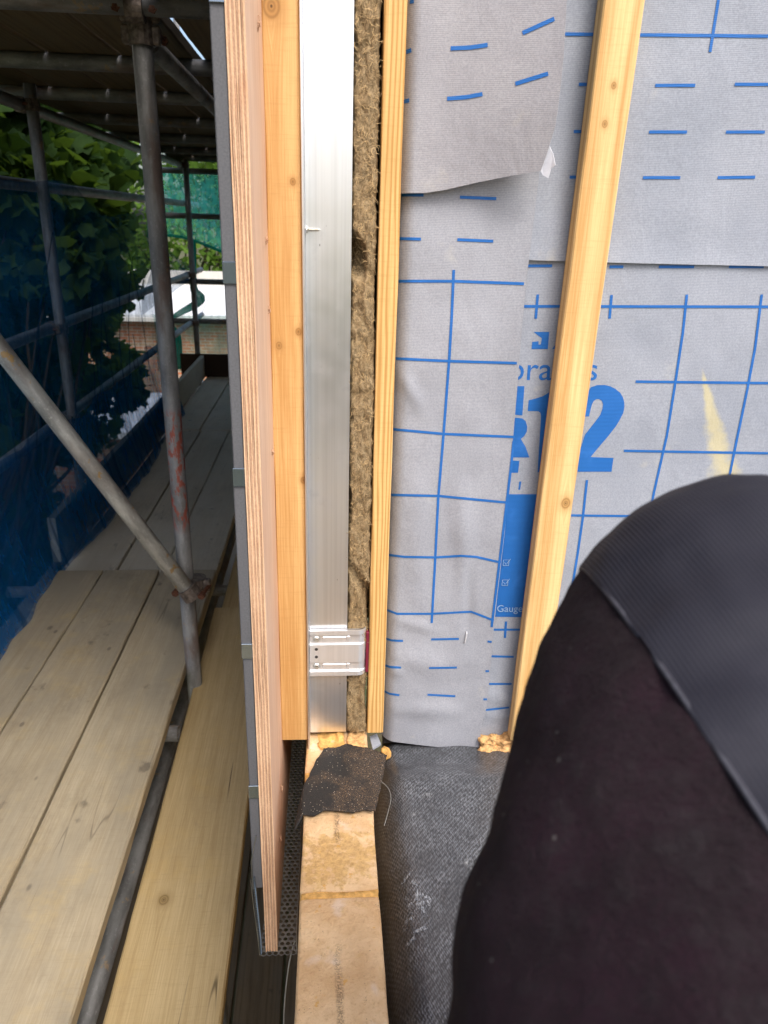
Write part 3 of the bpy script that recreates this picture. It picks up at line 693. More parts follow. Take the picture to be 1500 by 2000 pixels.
# --- mineral wool
wl = thing('mineral_wool', (0.03, 1.2, BT), 'brown fibrous mineral wool filling the gap beside the rail', 'insulation')
vs, fs = [], []
nu, nv = 22, 420
wz0, wz1 = BT + 0.012, 0.9
def wool_surf(u, z):
    edge = 0.0655 + 0.003 * noise.noise((z * 30, 2, 0)) - (0.0025 if z > -.1 else 0.006 * max(0, noise.noise((z * 13, 5, 0))))
    notch = 0.0
    zq = on_y(690, 660, 1.03).z
    x0 = 0.0315
    x = x0 + (edge - x0) * u
    rl = 1 - (2 * u - 1) ** 8
    y = 1.030 - 0.008 * rl + 0.005 * noise.noise((x * 40, z * 16, 3)) + 0.005 * noise.noise((x * 110, z * 55, 8)) + 0.0035 * noise.noise((x * 300, z * 190, 2))
    tear = max(0, noise.noise((x * 25 + 9, z * 11, 0)) - 0.25); y += tear * 0.10
    return Vector((x + 0.002 * noise.noise((x * 200, z * 120, 5)), y, z))
for j in range(nv + 1):
    z = wz0 + (wz1 - wz0) * j / nv
    for i in range(nu + 1): vs.append(wool_surf(i / nu, z))
for j in range(nv):
    for i in range(nu): a = j * (nu + 1) + i; fs.append((a, a + 1, a + nu + 2, a + nu + 1))
mesh_obj('wool_face', vs, fs, M['wool'], wl, True)
box('wool_slab', (-0.029, 0.056, 1.062, 1.418, BT + 0.002, 2.4), M['wool'], wl, 0.003)
bm = bmesh.new()
for k in range(2200):
    z = random.uniform(wz0, 0.35); u = random.random(); p = wool_surf(u, z) + Vector((0, -0.0008, 0))
    a = random.uniform(-3.1, 3.1); L = random.uniform(0.003, 0.008); d = Vector((math.cos(a), random.uniform(-0.35, 0.1), math.sin(a))) * L
    s = Vector((random.uniform(-1, 1), -0.4, random.uniform(-1, 1))) * L * 0.35
    w = Vector((d.z, 0, -d.x)).normalized() * random.uniform(0.00015, 0.00035)
    pts = [p, p + d * 0.5 + s, p + d]
    a0 = [bm.verts.new(q - w) for q in pts]; b0 = [bm.verts.new(q + w) for q in pts]
    for i in range(2): bm.faces.new((a0[i], b0[i], b0[i + 1], a0[i + 1]))
o = bm_obj('loose_fibres', bm, M['wool_fibre'], wl); o['kind'] = 'stuff'
# --- inner batten
M['timber_b'] = wood('yellow_batten_wood', srgb(226, 188, 126), srgb(182, 138, 78), 'Z', (0.05, 0.02), 620, (), 0.6, None, None, 0, 0, 0, 0.75)
o = rough_box('timber_batten', (0.0665, 0.0935, 1.02, 1.058, -0.806, 2.4), M['timber_b'], 'z', None, 0.0007, 0.02, 0.0014, 0, 11)
tag(o, 'narrow yellow timber batten between the mineral wool and the grey membrane', 'batten')
# --- right hand batten over the membrane
RX0, RX1, RZ0, RZ1 = 0.3165, 0.3665, -0.83, 2.4
M['timber_c'] = wood('planed_batten_wood', srgb(232, 199, 142), srgb(196, 152, 94), 'Z', (0.008, 0.07), 300,
                     [(on_y(1218, 168, 1.02).x - 0.354, on_y(1218, 168, 1.02).z - 0.785, 0.0035), (on_y(1112, 983, 1.02).x - 0.347, on_y(1112, 983, 1.02).z - 0.785, 0.0075), (on_y(1200, 243, 1.02).x - 0.354, on_y(1200, 243, 1.02).z - 0.785, 0.0038)],
                     0.6, None, None, 0, 0, 0, 0.6)
o = rough_box('timber_batten', (RX0, RX1, 1.02, 1.047, RZ0, RZ1), M['timber_c'], 'z', None, 0.0008, 0.02, 0.0018, 0.0118, 21)
tag(o, 'pale knotty timber batten fixed over the printed grey membrane', 'batten')

# ================================================================== MEMBRANES
def interp(tab):
    def f(z):
        for (a, xa), (b, xb) in zip(tab, tab[1:]):
            if (a - z) * (b - z) <= 0: return xa + (xb - xa) * ((z - a) / (b - a) if b != a else 0)
        return tab[0][1] if abs(z - tab[0][0]) < abs(z - tab[-1][0]) else tab[-1][1]
    return f
S3R = [(on_y(px, py, 1.05).z, on_y(px, py, 1.05).x) for px, py in ((1058, 300), (1045, 400), (1030, 520), (1018, 640), (1006, 800), (992, 970), (976, 1110), (965, 1210), (958, 1300), (951, 1370), (948, 1388), (940, 1410), (937, 1440), (934, 1466))]
S3E = interp(S3R)
def fold(x, z, x0, z0, x1, z1, w, h):
    """a soft crease from (x0,z0) to (x1,z1)"""
    dx, dz = x1 - x0, z1 - z0; L2 = dx * dx + dz * dz
    t = max(0, min(1, ((x - x0) * dx + (z - z0) * dz) / L2)); px, pz = x0 + dx * t, z0 + dz * t
    d2 = (x - px) ** 2 + (z - pz) ** 2; return h * math.exp(-d2 / (w * w)) * math.sin(math.pi * min(1, max(0, t * 0.9 + 0.05)))
def nz(x, z, s, k): return noise.noise((x * s, k, z * s))
def s_low(x, z): return 1.0575 - 0.0016 * nz(x, z, 9, 1) - 0.0008 * nz(x, z, 25, 2) - fold(x, z, 0.27, -0.75, 0.34, -0.79, 0.012, 0.004) - fold(x, z, 0.27, -0.80, 0.34, -0.81, 0.008, 0.003)
def s_up(x, z): return 1.0545 - (0.0025 + 0.0015 * nz(x, 0, 6, 41)) * max(0, 1 - max(0, z + 0.043) / 0.04) ** 2 - 0.0018 * nz(x, z, 8, 4) - 0.0006 * nz(x, z, 22, 5) - fold(x, z, 0.28, -0.0, 0.33, -0.02, 0.03, 0.003)
def s_strip(x, z):
    y = 1.0505 - 0.0018 * nz(x, z, 10, 7) - 0.0008 * nz(x, z, 24, 8)
    y -= fold(x, z, 0.20, -0.36, 0.235, -0.60, 0.016, 0.006) + fold(x, z, 0.13, -0.33, 0.15, -0.60, 0.02, 0.005) - fold(x, z, 0.225, -0.47, 0.232, -0.63, 0.010, 0.005)
    y -= fold(x, z, 0.098, -0.19, 0.14, -0.26, 0.010, 0.004) + fold(x, z, 0.10, -0.60, 0.19, -0.63, 0.010, 0.003) + fold(x, z, 0.1, -0.67, 0.2, -0.70, 0.02, 0.004)
    y -= fold(x, z, 0.10, -0.78, 0.24, -0.79, 0.016, 0.004) + fold(x, z, 0.10, -0.7, 0.13, -0.71, 0.008, 0.003)
    ex = S3E(z); r_ = max(0, 1 - max(0, ex - x) / 0.045); y -= (0.004 + 0.003 * nz(0, z, 5, 40)) * r_ * r_
    e = max(0, 0.118 - x) / 0.024; y += 0.020 * e ** 2.2          # rounds back behind the narrow batten
    return y
def flap_lift(x, z):
    u = max(0, (x - 0.12) / 0.17); lift = 0.012 + 0.055 * u * u * max(0, min(1, (0.75 - z) / 0.62)) ** 1.5
    return lift
def s_flap(x, z):
    y = 1.0495 - 0.0012 * nz(x, z, 10, 11) - flap_lift(x, z) * (1 if z < 0.9 else 0.2)
    e = max(0, 0.112 - x) / 0.018; return y + 0.018 * e ** 2
def to_surf(px, py, f, dy=0.0):
    Y = 1.05
    for _ in range(40): p = on_y(px, py, Y); Y = 0.6 * Y + 0.4 * (f(p.x, p.z) - dy)
    p.y = Y; return p
def sheet(name, f, left, right, zlo, zhi, nu, nv, label, group=None, thick=0.0009, mat='membrane'):
    vs, fs = [], []
    for j in range(nv + 1):
        t = j / nv
        for i in range(nu + 1):
            u = i / nu
            z = zlo(u) + (zhi(u) - zlo(u)) * t
            x = left(z) + (right(z) - left(z)) * u
            vs.append((x, f(x, z), z))
    for j in range(nv):
        for i in range(nu): a = j * (nu + 1) + i; fs.append((a, a + 1, a + nu + 2, a + nu + 1))
    t = thing(name, (vs[0][0], 1.055, zlo(0.5)), label, 'membrane', group)
    o = mesh_obj('fabric', vs, fs, M[mat], t, True)
    so = o.modifiers.new('thickness', 'SOLIDIFY'); so.thickness = thick; so.offset = 0
    es = o.modifiers.new('edges', 'EDGE_SPLIT'); es.split_angle = R(40)
    return t
mem_low = sheet('membrane_sheet', s_low, lambda z: 0.20, lambda z: 1.5, lambda u: -0.862, lambda u: 0.0, 150, 90, 'lower grey membrane sheet printed with large numerals behind the pale batten')
zj = on_y(1250, 513, 1.0545).z
mem_up = sheet('membrane_sheet', s_up, lambda z: 0.20, lambda z: 1.5, lambda u: zj - 0.0008 * math.sin(u * 9), lambda u: 2.5, 130, 200, 'upper grey membrane sheet lapped over the sheet with large numerals')
b0, b1 = on_y(745, 1447, 1.05).z, on_y(934, 1467, 1.05).z
mem_strip = sheet('membrane_strip', s_strip, lambda z: 0.0945, interp(S3R), lambda u: b0 + (b1 - b0) * u, lambda u: 0.35, 60, 190, 'narrow grey membrane strip wrapped round the corner with a staple in it', mat='membrane_strip')
FR = [(2.5, 0.30)] + [(to_surf(px, py, s_flap).z, to_surf(px, py, s_flap).x) for px, py in ((1107, 0), (1102, 100), (1095, 170), (1084, 250), (1068, 300), (1056, 334))]
fb = [to_surf(px, py, s_flap) for px, py in ((781, 378), (830, 377), (870, 371), (930, 357), (1000, 343), (1056, 333))]
fx0, fx1 = fb[0].x, fb[-1].x
def flap_bot(u):
    x = fx0 + (fx1 - fx0) * u
    for a, b in zip(fb, fb[1:]):
        if a.x <= x <= b.x: return a.z + (b.z - a.z) * (x - a.x) / (b.x - a.x)
    return fb[-1].z
mem_flap = sheet('membrane_flap', s_flap, lambda z: 0.0945, interp(FR), flap_bot, lambda u: 2.5, 60, 150, 'loose grey membrane flap hanging over the strip with its corner curling out', mat='membrane_flap')

# ---- printing on the membranes (flat ink laid on the fabric)
def ink_line(bm, pts, f, w=0.0038, n=10):
    P = []
    for a, b in zip(pts, pts[1:]):
        L = math.hypot(b[0] - a[0], b[1] - a[1]); m = max(1, int(L / 3))
        for k in range(m): P.append((a[0] + (b[0] - a[0]) * k / m, a[1] + (b[1] - a[1]) * k / m))
    P.append(pts[-1]); W = [to_surf(px, py, f) for px, py in P]; L, Rr = [], []
    for i, p in enumerate(W):
        d = W[min(i + 1, len(W) - 1)] - W[max(i - 1, 0)]; nrm = Vector((-d.z, 0, d.x)).normalized()
        for s, lst in ((-1, L), (1, Rr)):
            q = p + nrm * (w / 2 * s); q.y = f(q.x, q.z) - 0.0013; lst.append(bm.verts.new(q))
    for i in range(len(W) - 1): bm.faces.new((L[i], Rr[i], Rr[i + 1], L[i + 1]))
def ink_poly(bm, pts, f, dy=0.0009):
    vs = [to_surf(px, py, f) for px, py in pts]; V = [bm.verts.new(v) for v in vs]
    tri = tessellate_polygon([[Vector((v.x, v.z, 0)) for v in vs]]); F = []
    for t in tri:
        try: F.append(bm.faces.new([V[i] for i in t]))
        except ValueError: pass
    es = list({e for fc in F for e in fc.edges})
    g = bmesh.ops.subdivide_edges(bm, edges=es, cuts=4, use_grid_fill=True)
    allv = {v for fc in bm.faces for v in fc.verts}
    for v in allv: v.co.y = f(v.co.x, v.co.z) - dy
def ink(parent, f, lines, name='printed_lines', mat='blue_print', w=0.0038):
    for l in lines:
        bm = bmesh.new(); ink_line(bm, l, f, w); bm_obj('printed_line', bm, M[mat], parent)
le = 776
ink(mem_strip, s_strip, [[(778, 549), (886, 549), (1023, 554)], [(773, 700), (877, 705), (1009, 709)], [(768, 838), (866, 847), (1004, 853)], [(763, 966), (856, 968), (990, 981)],
    [(758, 1083), (790, 1087), (850, 1088), (900, 1085), (930, 1087), (978, 1098)], [(754, 1190), (775, 1198), (843, 1198), (920, 1194), (964, 1211)],
    [(886, 527), (882, 620), (877, 705), (866, 850), (856, 970), (850, 1090), (843, 1216)], [(1003, 860), (998, 910), (989, 985), (975, 1100), (960, 1224)],
    [(784, 381), (827, 381)], [(898, 385), (969, 388)], [(779, 466), (822, 467)], [(893, 468), (963, 471)],
    [(752, 1246), (765, 1250), (787, 1251)], [(842, 1248), (896, 1247)], [(952, 1252), (960, 1253)],
    [(750, 1298), (762, 1302), (783, 1303)], [(838, 1304), (892, 1303)], [(948, 1310), (955, 1310)], [(749, 1348), (760, 1354), (780, 1357)], [(835, 1356), (889, 1359)], [(944, 1365), (951, 1365)]])
ink(mem_flap, s_flap, [[(793, 102), (803, 98)], [(880, 95), (920, 93), (952, 88)], [(1020, 65), (1082, 37)], [(788, 199), (799, 196)], [(873, 193), (910, 190), (942, 184)], [(1006, 164), (1070, 144)], [(800, 4), (808, 2)]], w=0.0046)
ink(mem_up, s_up, [[(1100, 67), (1500, 71)], [(1404, -10), (1386, 102)], [(1130, 165), (1149, 165)], [(1279, 167), (1357, 167)], [(1434, 165), (1510, 165)], [(1120, 257), (1137, 257)], [(1267, 258), (1341, 258)], [(1417, 258), (1493, 258)],
    [(1112, 346), (1127, 346)], [(1255, 347), (1328, 347)], [(1401, 347), (1474, 346)]])
ink(mem_low, s_low, [[(1028, 519), (1078, 519)], [(1190, 521), (1217, 521)], [(1286, 521), (1355, 521)], [(1423, 521), (1491, 521)], [(1022, 598), (1510, 599)], [(1050, 575), (1046, 622)], [(1194, 576), (1190, 622)],
    [(1341, 575), (1333, 650), (1318, 750), (1302, 850), (1277, 960), (1250, 1100)], [(1487, 575), (1474, 680), (1459, 760), (1436, 870), (1410, 1000)], [(1241, 745), (1510, 748)], [(1218, 880), (1510, 885)], [(1115, 1006), (1280, 1008)],
    [(1146, 937), (1138, 1010), (1128, 1080), (1110, 1190)], [(964, 1229), (1026, 1229)], [(988, 1213), (986, 1245)], [(958, 1281), (1003, 1282)], [(951, 1335), (999, 1335)], [(946, 1386), (994, 1381)]])
def cr(pts): return [(940 + a / 5, 600 + b / 5) for a, b in pts]
bm = bmesh.new()
ink_poly(bm, cr([(790, 790), (720, 1610), (548, 1610), (582, 1060), (576, 1030), (556, 1015), (452, 1012), (462, 908), (530, 890), (600, 868), (650, 838), (690, 805)]), s_low); bm_obj('printed_numeral', bm, M['blue_print'], mem_low)
bm = bmesh.new()
ink_poly(bm, cr([(960, 1065), (980, 960), (1015, 850), (1070, 780), (1130, 760), (1200, 758), (1260, 772), (1310, 798), (1355, 835), (1382, 880), (1395, 930), (1396, 975), (1385, 1030), (1350, 1100), (1310, 1165), (1240, 1255), (1150, 1360), (1065, 1462), (1290, 1470), (1270, 1605), (920, 1605), (935, 1480), (1010, 1245), (1100, 1130), (1160, 1050), (1182, 990), (1187, 945), (1175, 912), (1150, 897), (1125, 896), (1098, 912), (1078, 950), (1062, 1010), (1050, 1065)]), s_low)
bm_obj('printed_numeral', bm, M['blue_print'], mem_low)
for pl in ([(280, 770), (420, 770), (400, 1055), (345, 1050), (290, 1040)], [(290, 1078), (345, 1078), (400, 1085), (432, 1112), (448, 1165), (442, 1215), (420, 1255), (385, 1285), (430, 1360), (468, 1465), (280, 1465)], [(280, 1495), (372, 1498), (358, 1615), (270, 1615)], [(370, 1700), (390, 1700), (378, 1780), (360, 1780)],
           [(510, 240), (662, 240), (648, 408), (490, 408), (496, 338), (558, 332), (557, 366), (580, 362), (590, 300), (562, 282)], [(690, 408), (712, 375), (745, 340), (780, 408)]):
    bm = bmesh.new(); ink_poly(bm, cr(pl), s_low); bm_obj('printed_letter', bm, M['blue_print'], mem_low)
bm = bmesh.new(); ink_poly(bm, [(970, 965), (1095, 965), (1060, 1205), (945, 1204)], s_low); bm_obj('printed_block', bm, M['blue_print'], mem_low)
def text_on(parent, s, x0, y0, x1, hpx, f, mat, name, dy=0.0009, shear=0.0):
    """words lettered from pixel-measured ends on the sheet: baseline (x0,y0) to right end x1, cap height hpx"""
    cu = bpy.data.curves.new('words', 'FONT'); cu.body = s; cu.resolution_u = 4
    to = bpy.data.objects.new('words', cu); COL.objects.link(to); dg = bpy.context.evaluated_depsgraph_get()
    me = bpy.data.meshes.new_from_object(to.evaluated_get(dg)); bpy.data.objects.remove(to)
    xs = [v.co.x for v in me.vertices]; ys = [v.co.y for v in me.vertices]; W = max(xs) - min(xs); Hh = max(ys)
    bm = bmesh.new(); bm.from_mesh(me); bpy.data.meshes.remove(me)
    for v in bm.verts:
        py = y0 - v.co.y / Hh * hpx
        px = x0 + (v.co.x - min(xs)) / W * (x1 - x0) + (y0 - py) * shear
        v.co = to_surf(px, py, f); v.co.y -= dy
    return bm_obj(name, bm, M[mat], parent)
text_on(mem_low, 'branes', 995, 742, 1165, 44, s_low, 'blue_print', 'printed_word', 0.0009, 0.08)
text_on(mem_low, 'n Gauge', 955, 1194, 1020, 13, s_low, 'grey_print', 'printed_word', 0.0016, 0.05)
for (x, y) in ((986, 1137), (988, 1098)):
    bm = bmesh.new()
    for l in ([(x - 5, y - 5), (x + 6, y - 5)], [(x + 6, y - 5), (x + 5, y + 6)], [(x + 5, y + 6), (x - 6, y + 6)], [(x - 6, y + 6), (x - 5, y - 5)], [(x - 3, y - 1), (x, y + 4), (x + 9, y - 7)]):
        ink_line(bm, l, lambda a, b: s_low(a, b) - 0.0007, 0.0008)
    bm_obj('printed_tick_box', bm, M['grey_print'], mem_low)
# staple
p = to_surf(909, 1243, s_strip); bm = bmesh.new()
path_tube(bm, smooth_path([p + Vector((-0.0015, 0.004, -0.0105)), p + Vector((-0.001, -0.003, -0.010)), p + Vector((0.0005, -0.0035, 0.0)), p + Vector((0.001, -0.003, 0.0085)), p + Vector((0.0022, 0.004, 0.009))], 5), 0.0011, 6)
tag(bm_obj('staple', bm, M['staple'], None), 'bent steel staple in the narrow membrane strip', 'staple')
# torn white backing under the flap corner
bm = bmesh.new(); c = [to_surf(px, py, s_flap, -0.004) for px, py in ((1073, 286), (1080, 300), (1084, 322), (1076, 330), (1070, 348), (1060, 342), (1054, 332), (1060, 310))]
V = [bm.verts.new(q + Vector((0, random.uniform(-.002, .002), 0))) for q in c]; V2 = [bm.verts.new(v.co + Vector((0.001, 0.0015, 0))) for v in V]
bm.faces.new(V); bm.faces.new(V2[::-1])
for k in range(8): bm.faces.new((V[k], V2[k], V2[(k + 1) % 8], V[(k + 1) % 8]))
tag(bm_obj('backing_scrap', bm, M['white_fleece'], None), 'torn white backing scrap at the curled membrane corner', 'scrap')

# ================================================================== BLACK SHEETING, FELT SCRAP, CRUMBS
def dpm_z(x, y):
    z = -0.838 + 0.004 * nz(x, y, 6, 20) + 0.002 * nz(x, y, 20, 21)
    k = max(0, min(1, (y - 0.93) / 0.1)); z -= 0.025 * k * k * (3 - 2 * k)
    z += 0.030 * math.exp(-((x - 0.20) / 0.09) ** 2) * max(0, min(1, (1.0 - y) / 0.3)) * 0.5
    e = max(0, 0.125 - x) / 0.05; z -= 0.075 * min(1.4, e) ** 2.4
    return max(z, -0.94 + 0.2 * x)
vs, fs = [], []; nx, ny = 110, 110
for j in range(ny + 1):
    for i in range(nx + 1):
        u = i / nx; x = 0.071 + (1.6 - 0.071) * u ** 2.2; y = -1.3 + 2.365 * j / ny
        xx = x + (0.002 * nz(0, y, 7, 30) if i < 30 else 0); vs.append((xx, y, dpm_z(xx, y)))
for j in range(ny):
    for i in range(nx): a = j * (nx + 1) + i; fs.append((a, a + 1, a + nx + 2, a + nx + 1))
sh = thing('plastic_sheeting', (0.6, 0.0, -0.868), 'dusty black ribbed plastic sheeting spread behind the brick', 'sheeting')
o = mesh_obj('sheet', vs, fs, M['dpm'], sh, True); so = o.modifiers.new('thickness', 'SOLIDIFY'); so.thickness = 0.002; so.offset = -1
# scuffed white lettering on the sheeting (unreadable in the photograph)
bm = bmesh.new()
def chalk_stroke(pts, w):
    P = [on_z(px, py, -0.835) for px, py in pts]
    for a, b in zip(P, P[1:]):
        n = 4; d = (b - a); s = Vector((-d.y, d.x, 0)).normalized() * w
        row = []
        for k in range(n + 1):
            q = a + d * k / n
            row.append([bm.verts.new((v.x, v.y, dpm_z(v.x, v.y) + 0.0014)) for v in (q - s, q + s)])
        for k in range(n): bm.faces.new((row[k][0], row[k][1], row[k + 1][1], row[k + 1][0]))
for st in ([(790, 1790), (806, 1790), (806, 1804), (792, 1804), (790, 1790)], [(812, 1770), (830, 1768)], [(793, 1748), (812, 1740), (815, 1757), (797, 1765)], [(800, 1780), (824, 1776), (826, 1790)], [(808, 1822), (836, 1818)], [(795, 1834), (812, 1830)], [(820, 1750), (838, 1760), (836, 1776)],
           [(786, 1715), (806, 1700)], [(803, 1722), (822, 1735)], [(824, 1798), (842, 1796), (842, 1808)]):
    chalk_stroke(st, 0.0024)
bm_obj('scuffed_lettering', bm, M['chalk'], sh)
# felt scrap lying over the brick
FT = [(632, 1461), (660, 1459), (676, 1452), (700, 1458), (730, 1462), (757, 1463)]
FB = [(568, 1606), (590, 1590), (612, 1592), (634, 1581), (664, 1582), (690, 1586), (712, 1580), (734, 1583)]
def lerp_poly(P, u):
    t = u * (len(P) - 1); i = min(int(t), len(P) - 2); t -= i; return (P[i][0] + (P[i + 1][0] - P[i][0]) * t, P[i][1] + (P[i + 1][1] - P[i][1]) * t)
vs, fs = [], []; nu, nv = 44, 34
for j in range(nv + 1):
    for i in range(nu + 1):
        u, v = i / nu, j / nv; a, b = lerp_poly(FT, u), lerp_poly(FB, u)
        px = a[0] + (b[0] - a[0]) * v - 6 * math.sin(math.pi * v) * (1 - u); py = a[1] + (b[1] - a[1]) * v
        if i in (0, nu): px += 3 * noise.noise((v * 9, i, 0)) + 1.2 * noise.noise((v * 30, i, 0))
        if j in (0, nv): py += 2.0 * noise.noise((u * 22, j, 0))
        zz = BT + 0.009 + 0.0015 * noise.noise((u * 5, v * 5, 0)) + 0.004 * max(0, noise.noise((u * 4, v * 2, 6)))
        p = on_z(px, py, zz)
        over = max(0, BX0 - 0.001 - p.x); p.z -= over * 0.95; p.x += over * 0.25
        ov2 = max(0, p.x - BX1 - 0.002); p.z -= ov2 * 0.4
        vs.append(p)
for j in range(nv):
    for i in range(nu): a = j * (nu + 1) + i; fs.append((a, a + 1, a + nu + 2, a + nu + 1))
o = mesh_obj('felt_scrap', vs, fs, M['dpc'], None, True); so = o.modifiers.new('thickness', 'SOLIDIFY'); so.thickness = 0.0028; so.offset = 1
tag(o, 'torn gritty black bitumen felt scrap lying across the brick', 'felt')
lumpy_o = lumpy('mortar_crumbs', (0.270, 0.326, 1.030, 1.060, -0.868, -0.842), M['crumb'], None, 0.010, 60, 14, 9, 0.003)
tag(lumpy_o, 'sandy mortar crumbs under the membrane edge', 'mortar')
lumpy_o = lumpy('foam_blob', (0.094, 0.108, 1.026, 1.045, -0.874, -0.850), M['mortar'], None, 0.007, 50, 10, 19, 0.003)
tag(lumpy_o, 'ochre mortar blob at the membrane corner below the narrow batten', 'mortar')
bm = bmesh.new(); V = [on_z(px, py, -0.83) for px, py in ((722, 1438), (736, 1433), (744, 1452), (728, 1462))]
f0 = bm.faces.new([bm.verts.new(v) for v in V]); ex = bmesh.ops.extrude_face_region(bm, geom=[f0]); bmesh.ops.translate(bm, verts=[v for v in ex['geom'] if isinstance(v, bmesh.types.BMVert)], vec=(0, 0, -0.004))
tag(bm_obj('membrane_scrap', bm, M['membrane'], None), 'small grey membrane offcut tucked below the narrow batten', 'scrap')

# ================================================================== PERFORATED CLOSURE
pf = thing('perforated_closure', (-0.076, 1.05, -1.043), 'dark perforated metal closure strip in the gap below the plywood', 'vent strip')
bm = bmesh.new(); pitch = 0.0092; rh = 0.0035; X0, X1 = -0.1015, -0.0475; nrow = 66; ncol = 6
dxp = (X1 - X0) / ncol; dyp = dxp * 0.866
for r_ in range(nrow):
    for c_ in range(ncol + (r_ % 2)):
        cx = X0 + dxp * (c_ + (0.5 if r_ % 2 == 0 else 0.0)); cy = 0.803 + dyp * r_
        hexp, cir = [], []
        for k in range(12):
            a = math.pi / 6 * k + math.pi / 6
            rad = (dxp / 2) / math.cos(math.pi / 6) if k % 2 == 0 else dxp / 2
            hexp.append((min(X1, max(X0, cx + rad * math.cos(a))), cy + rad * math.sin(a))); cir.append((min(X1, max(X0, cx + rh * math.cos(a))), cy + rh * math.sin(a)))
        A = [bm.verts.new((q[0], q[1], -1.040)) for q in hexp]; B = [bm.verts.new((q[0], q[1], -1.040)) for q in cir]
        C = [bm.verts.new((q[0], q[1], -1.0415)) for q in cir]
        for k in range(12):
            k2 = (k + 1) % 12
            bm.faces.new((A[k], A[k2], B[k2], B[k])); bm.faces.new((B[k], B[k2], C[k2], C[k]))
bmesh.ops.remove_doubles(bm, verts=bm.verts, dist=0.00001)
bmesh.ops.dissolve_degenerate(bm, edges=bm.edges, dist=0.00001)
bm_obj('perforated_sheet', bm, M['perf'], pf)
box('right_flange', (X1, X1 + 0.0012, 0.80, 1.33, -1.0415, -1.0), M['perf'], pf, 0)
bm = bmesh.new()
for k in range(34):
    z = -1.038 + 0.0046 * k; xo = -0.1022 - 0.006 * max(0, (k - 6) / 30)
    path_tube(bm, [(xo - 0.001, 0.801, z), (xo + 0.0022, 0.7995, z + 0.0022), (xo + 0.003, 0.801, z + 0.005)], 0.0011, 5)
bm_obj('cut_edge', bm, M['clip'], pf)
bm = bmesh.new(); path_tube(bm, [(-0.1105, 0.800, -0.885), (-0.1085, 0.799, -0.93), (-0.1042, 0.7985, -1.0), (-0.1025, 0.799, -1.04)], 0.0006, 6); path_tube(bm, [(-0.0995, 0.797, -0.80), (-0.108, 0.797, -0.85), (-0.1075, 0.797, -0.90)], 0.0007, 6)
bm_obj('edge_wire', bm, M['clip'], pf)
bm = bmesh.new(); path_tube(bm, smooth_path([(-0.05, 0.83, -1.044), (-0.062, 0.82, -1.10), (-0.070, 0.80, -1.2), (-0.066, 0.78, -1.35), (-0.09, 0.76, -1.6), (-0.085, 0.8, -2.2)], 6), 0.0011, 6)
path_tube(bm, smooth_path([(-0.045, 0.76, -1.1), (-0.052, 0.74, -1.2), (-0.065, 0.74, -1.35), (-0.07, 0.75, -1.7)], 6), 0.0010, 6)
tag(bm_obj('hanging_wire', bm, M['wire'], None), 'thin grey wires dangling below the perforated strip', 'wire')
bm = bmesh.new(); c = [(on_z(px, py, -0.825)) for px, py in ((742, 1536), (758, 1552), (763, 1572), (757, 1600), (750, 1625))]
path_tube(bm, smooth_path([q + Vector((0, 0, 0.012)) for q in c], 5), 0.0004, 5)
tag(bm_obj('loose_thread', bm, M['wire'], None), 'fine loose thread hanging off the felt scrap edge', 'thread')

# ================================================================== SCAFFOLD
DZ = -1.36                                        # top of the near deck boards
sc = thing('tube_scaffold', (-0.8, 2.1, GZ), 'galvanised steel tube scaffold frame around the board walkway', 'scaffold')
tube('standard', (-0.428, 2.1, GZ), (-0.449, 2.1, 1.4), M['tube_std'], sc)
def std(x, y, z1=1.6): tube('standard', (x, y, GZ), (x, y, z1), M['tube'], sc)
for y in (-0.9, 3.5, 7.0): std(-1.205, y)
std(-0.52, 7.03)
UZ = 0.455                                         # upper lift transom height
def ledger(name, x, z, y0=-1.0, y1=7.3, mat='tube'): tube(name, (x, y0, z), (x, y1, z), M[mat], sc)
ledger('ledger', -0.446, UZ - 0.055, 2.135, 7.2); ledger('ledger', -1.25, UZ - 0.052, -1.0, 7.25)
ledger('ledger', -0.515, -1.60, -1.0, 7.2); ledger('ledger', -1.22, -1.49, -1.0, 7.2)
ledger('guard_rail', -1.25, -0.49, -1.0, 7.75); ledger('guard_rail', -1.25, -0.91, -1.0, 7.65)
ledger('guard_rail', -1.25, 0.10, -1.0, 7.75)
for y in (2.06, 2.83, 3.55, 4.4, 5.3, 6.2, 7.0): tube('transom', (-1.42, y, UZ), (-0.20 + random.uniform(-0.05, 0.02), y, UZ), M['tube'], sc)
for y in (0.35, 1.82, 2.9, 4.0, 5.1, 6.2, 6.95): tube('transom', (-1.36, y, -1.43 - 0.025 - (0.06 if y > 2.7 else -0.03)), (-0.44 if y < 2.7 else -0.24, y, -1.43 - 0.025 - (0.06 if y > 2.7 else -0.03)), M['tube'], sc)
for z in (-0.0, -0.55, -0.90): tube('end_rail', (-1.45, 7.06, z), (-0.2, 7.06, z), M['tube'], sc)
tube('end_rail', (-1.5, 7.08, 0.36), (-0.2, 7.08, 0.36), M['tube'], sc)
bp0, bp1 = on_y(-60, 600, 2.05), on_y(376, 1165, 2.05)
tube('brace', on_y(-260, 345, 2.045), bp1, M['tube_pale'], sc)
def band(bm, c, axis, r=0.031, h=0.045, seg=16):
    c = Vector(c); axis = Vector(axis).normalized(); vs, fs = tube_geo(c - axis * h / 2, c + axis * h / 2, r, seg, 0.0, False)
    V = [bm.verts.new(v) for v in vs]
    for f in fs: bm.faces.new([V[i] for i in f])
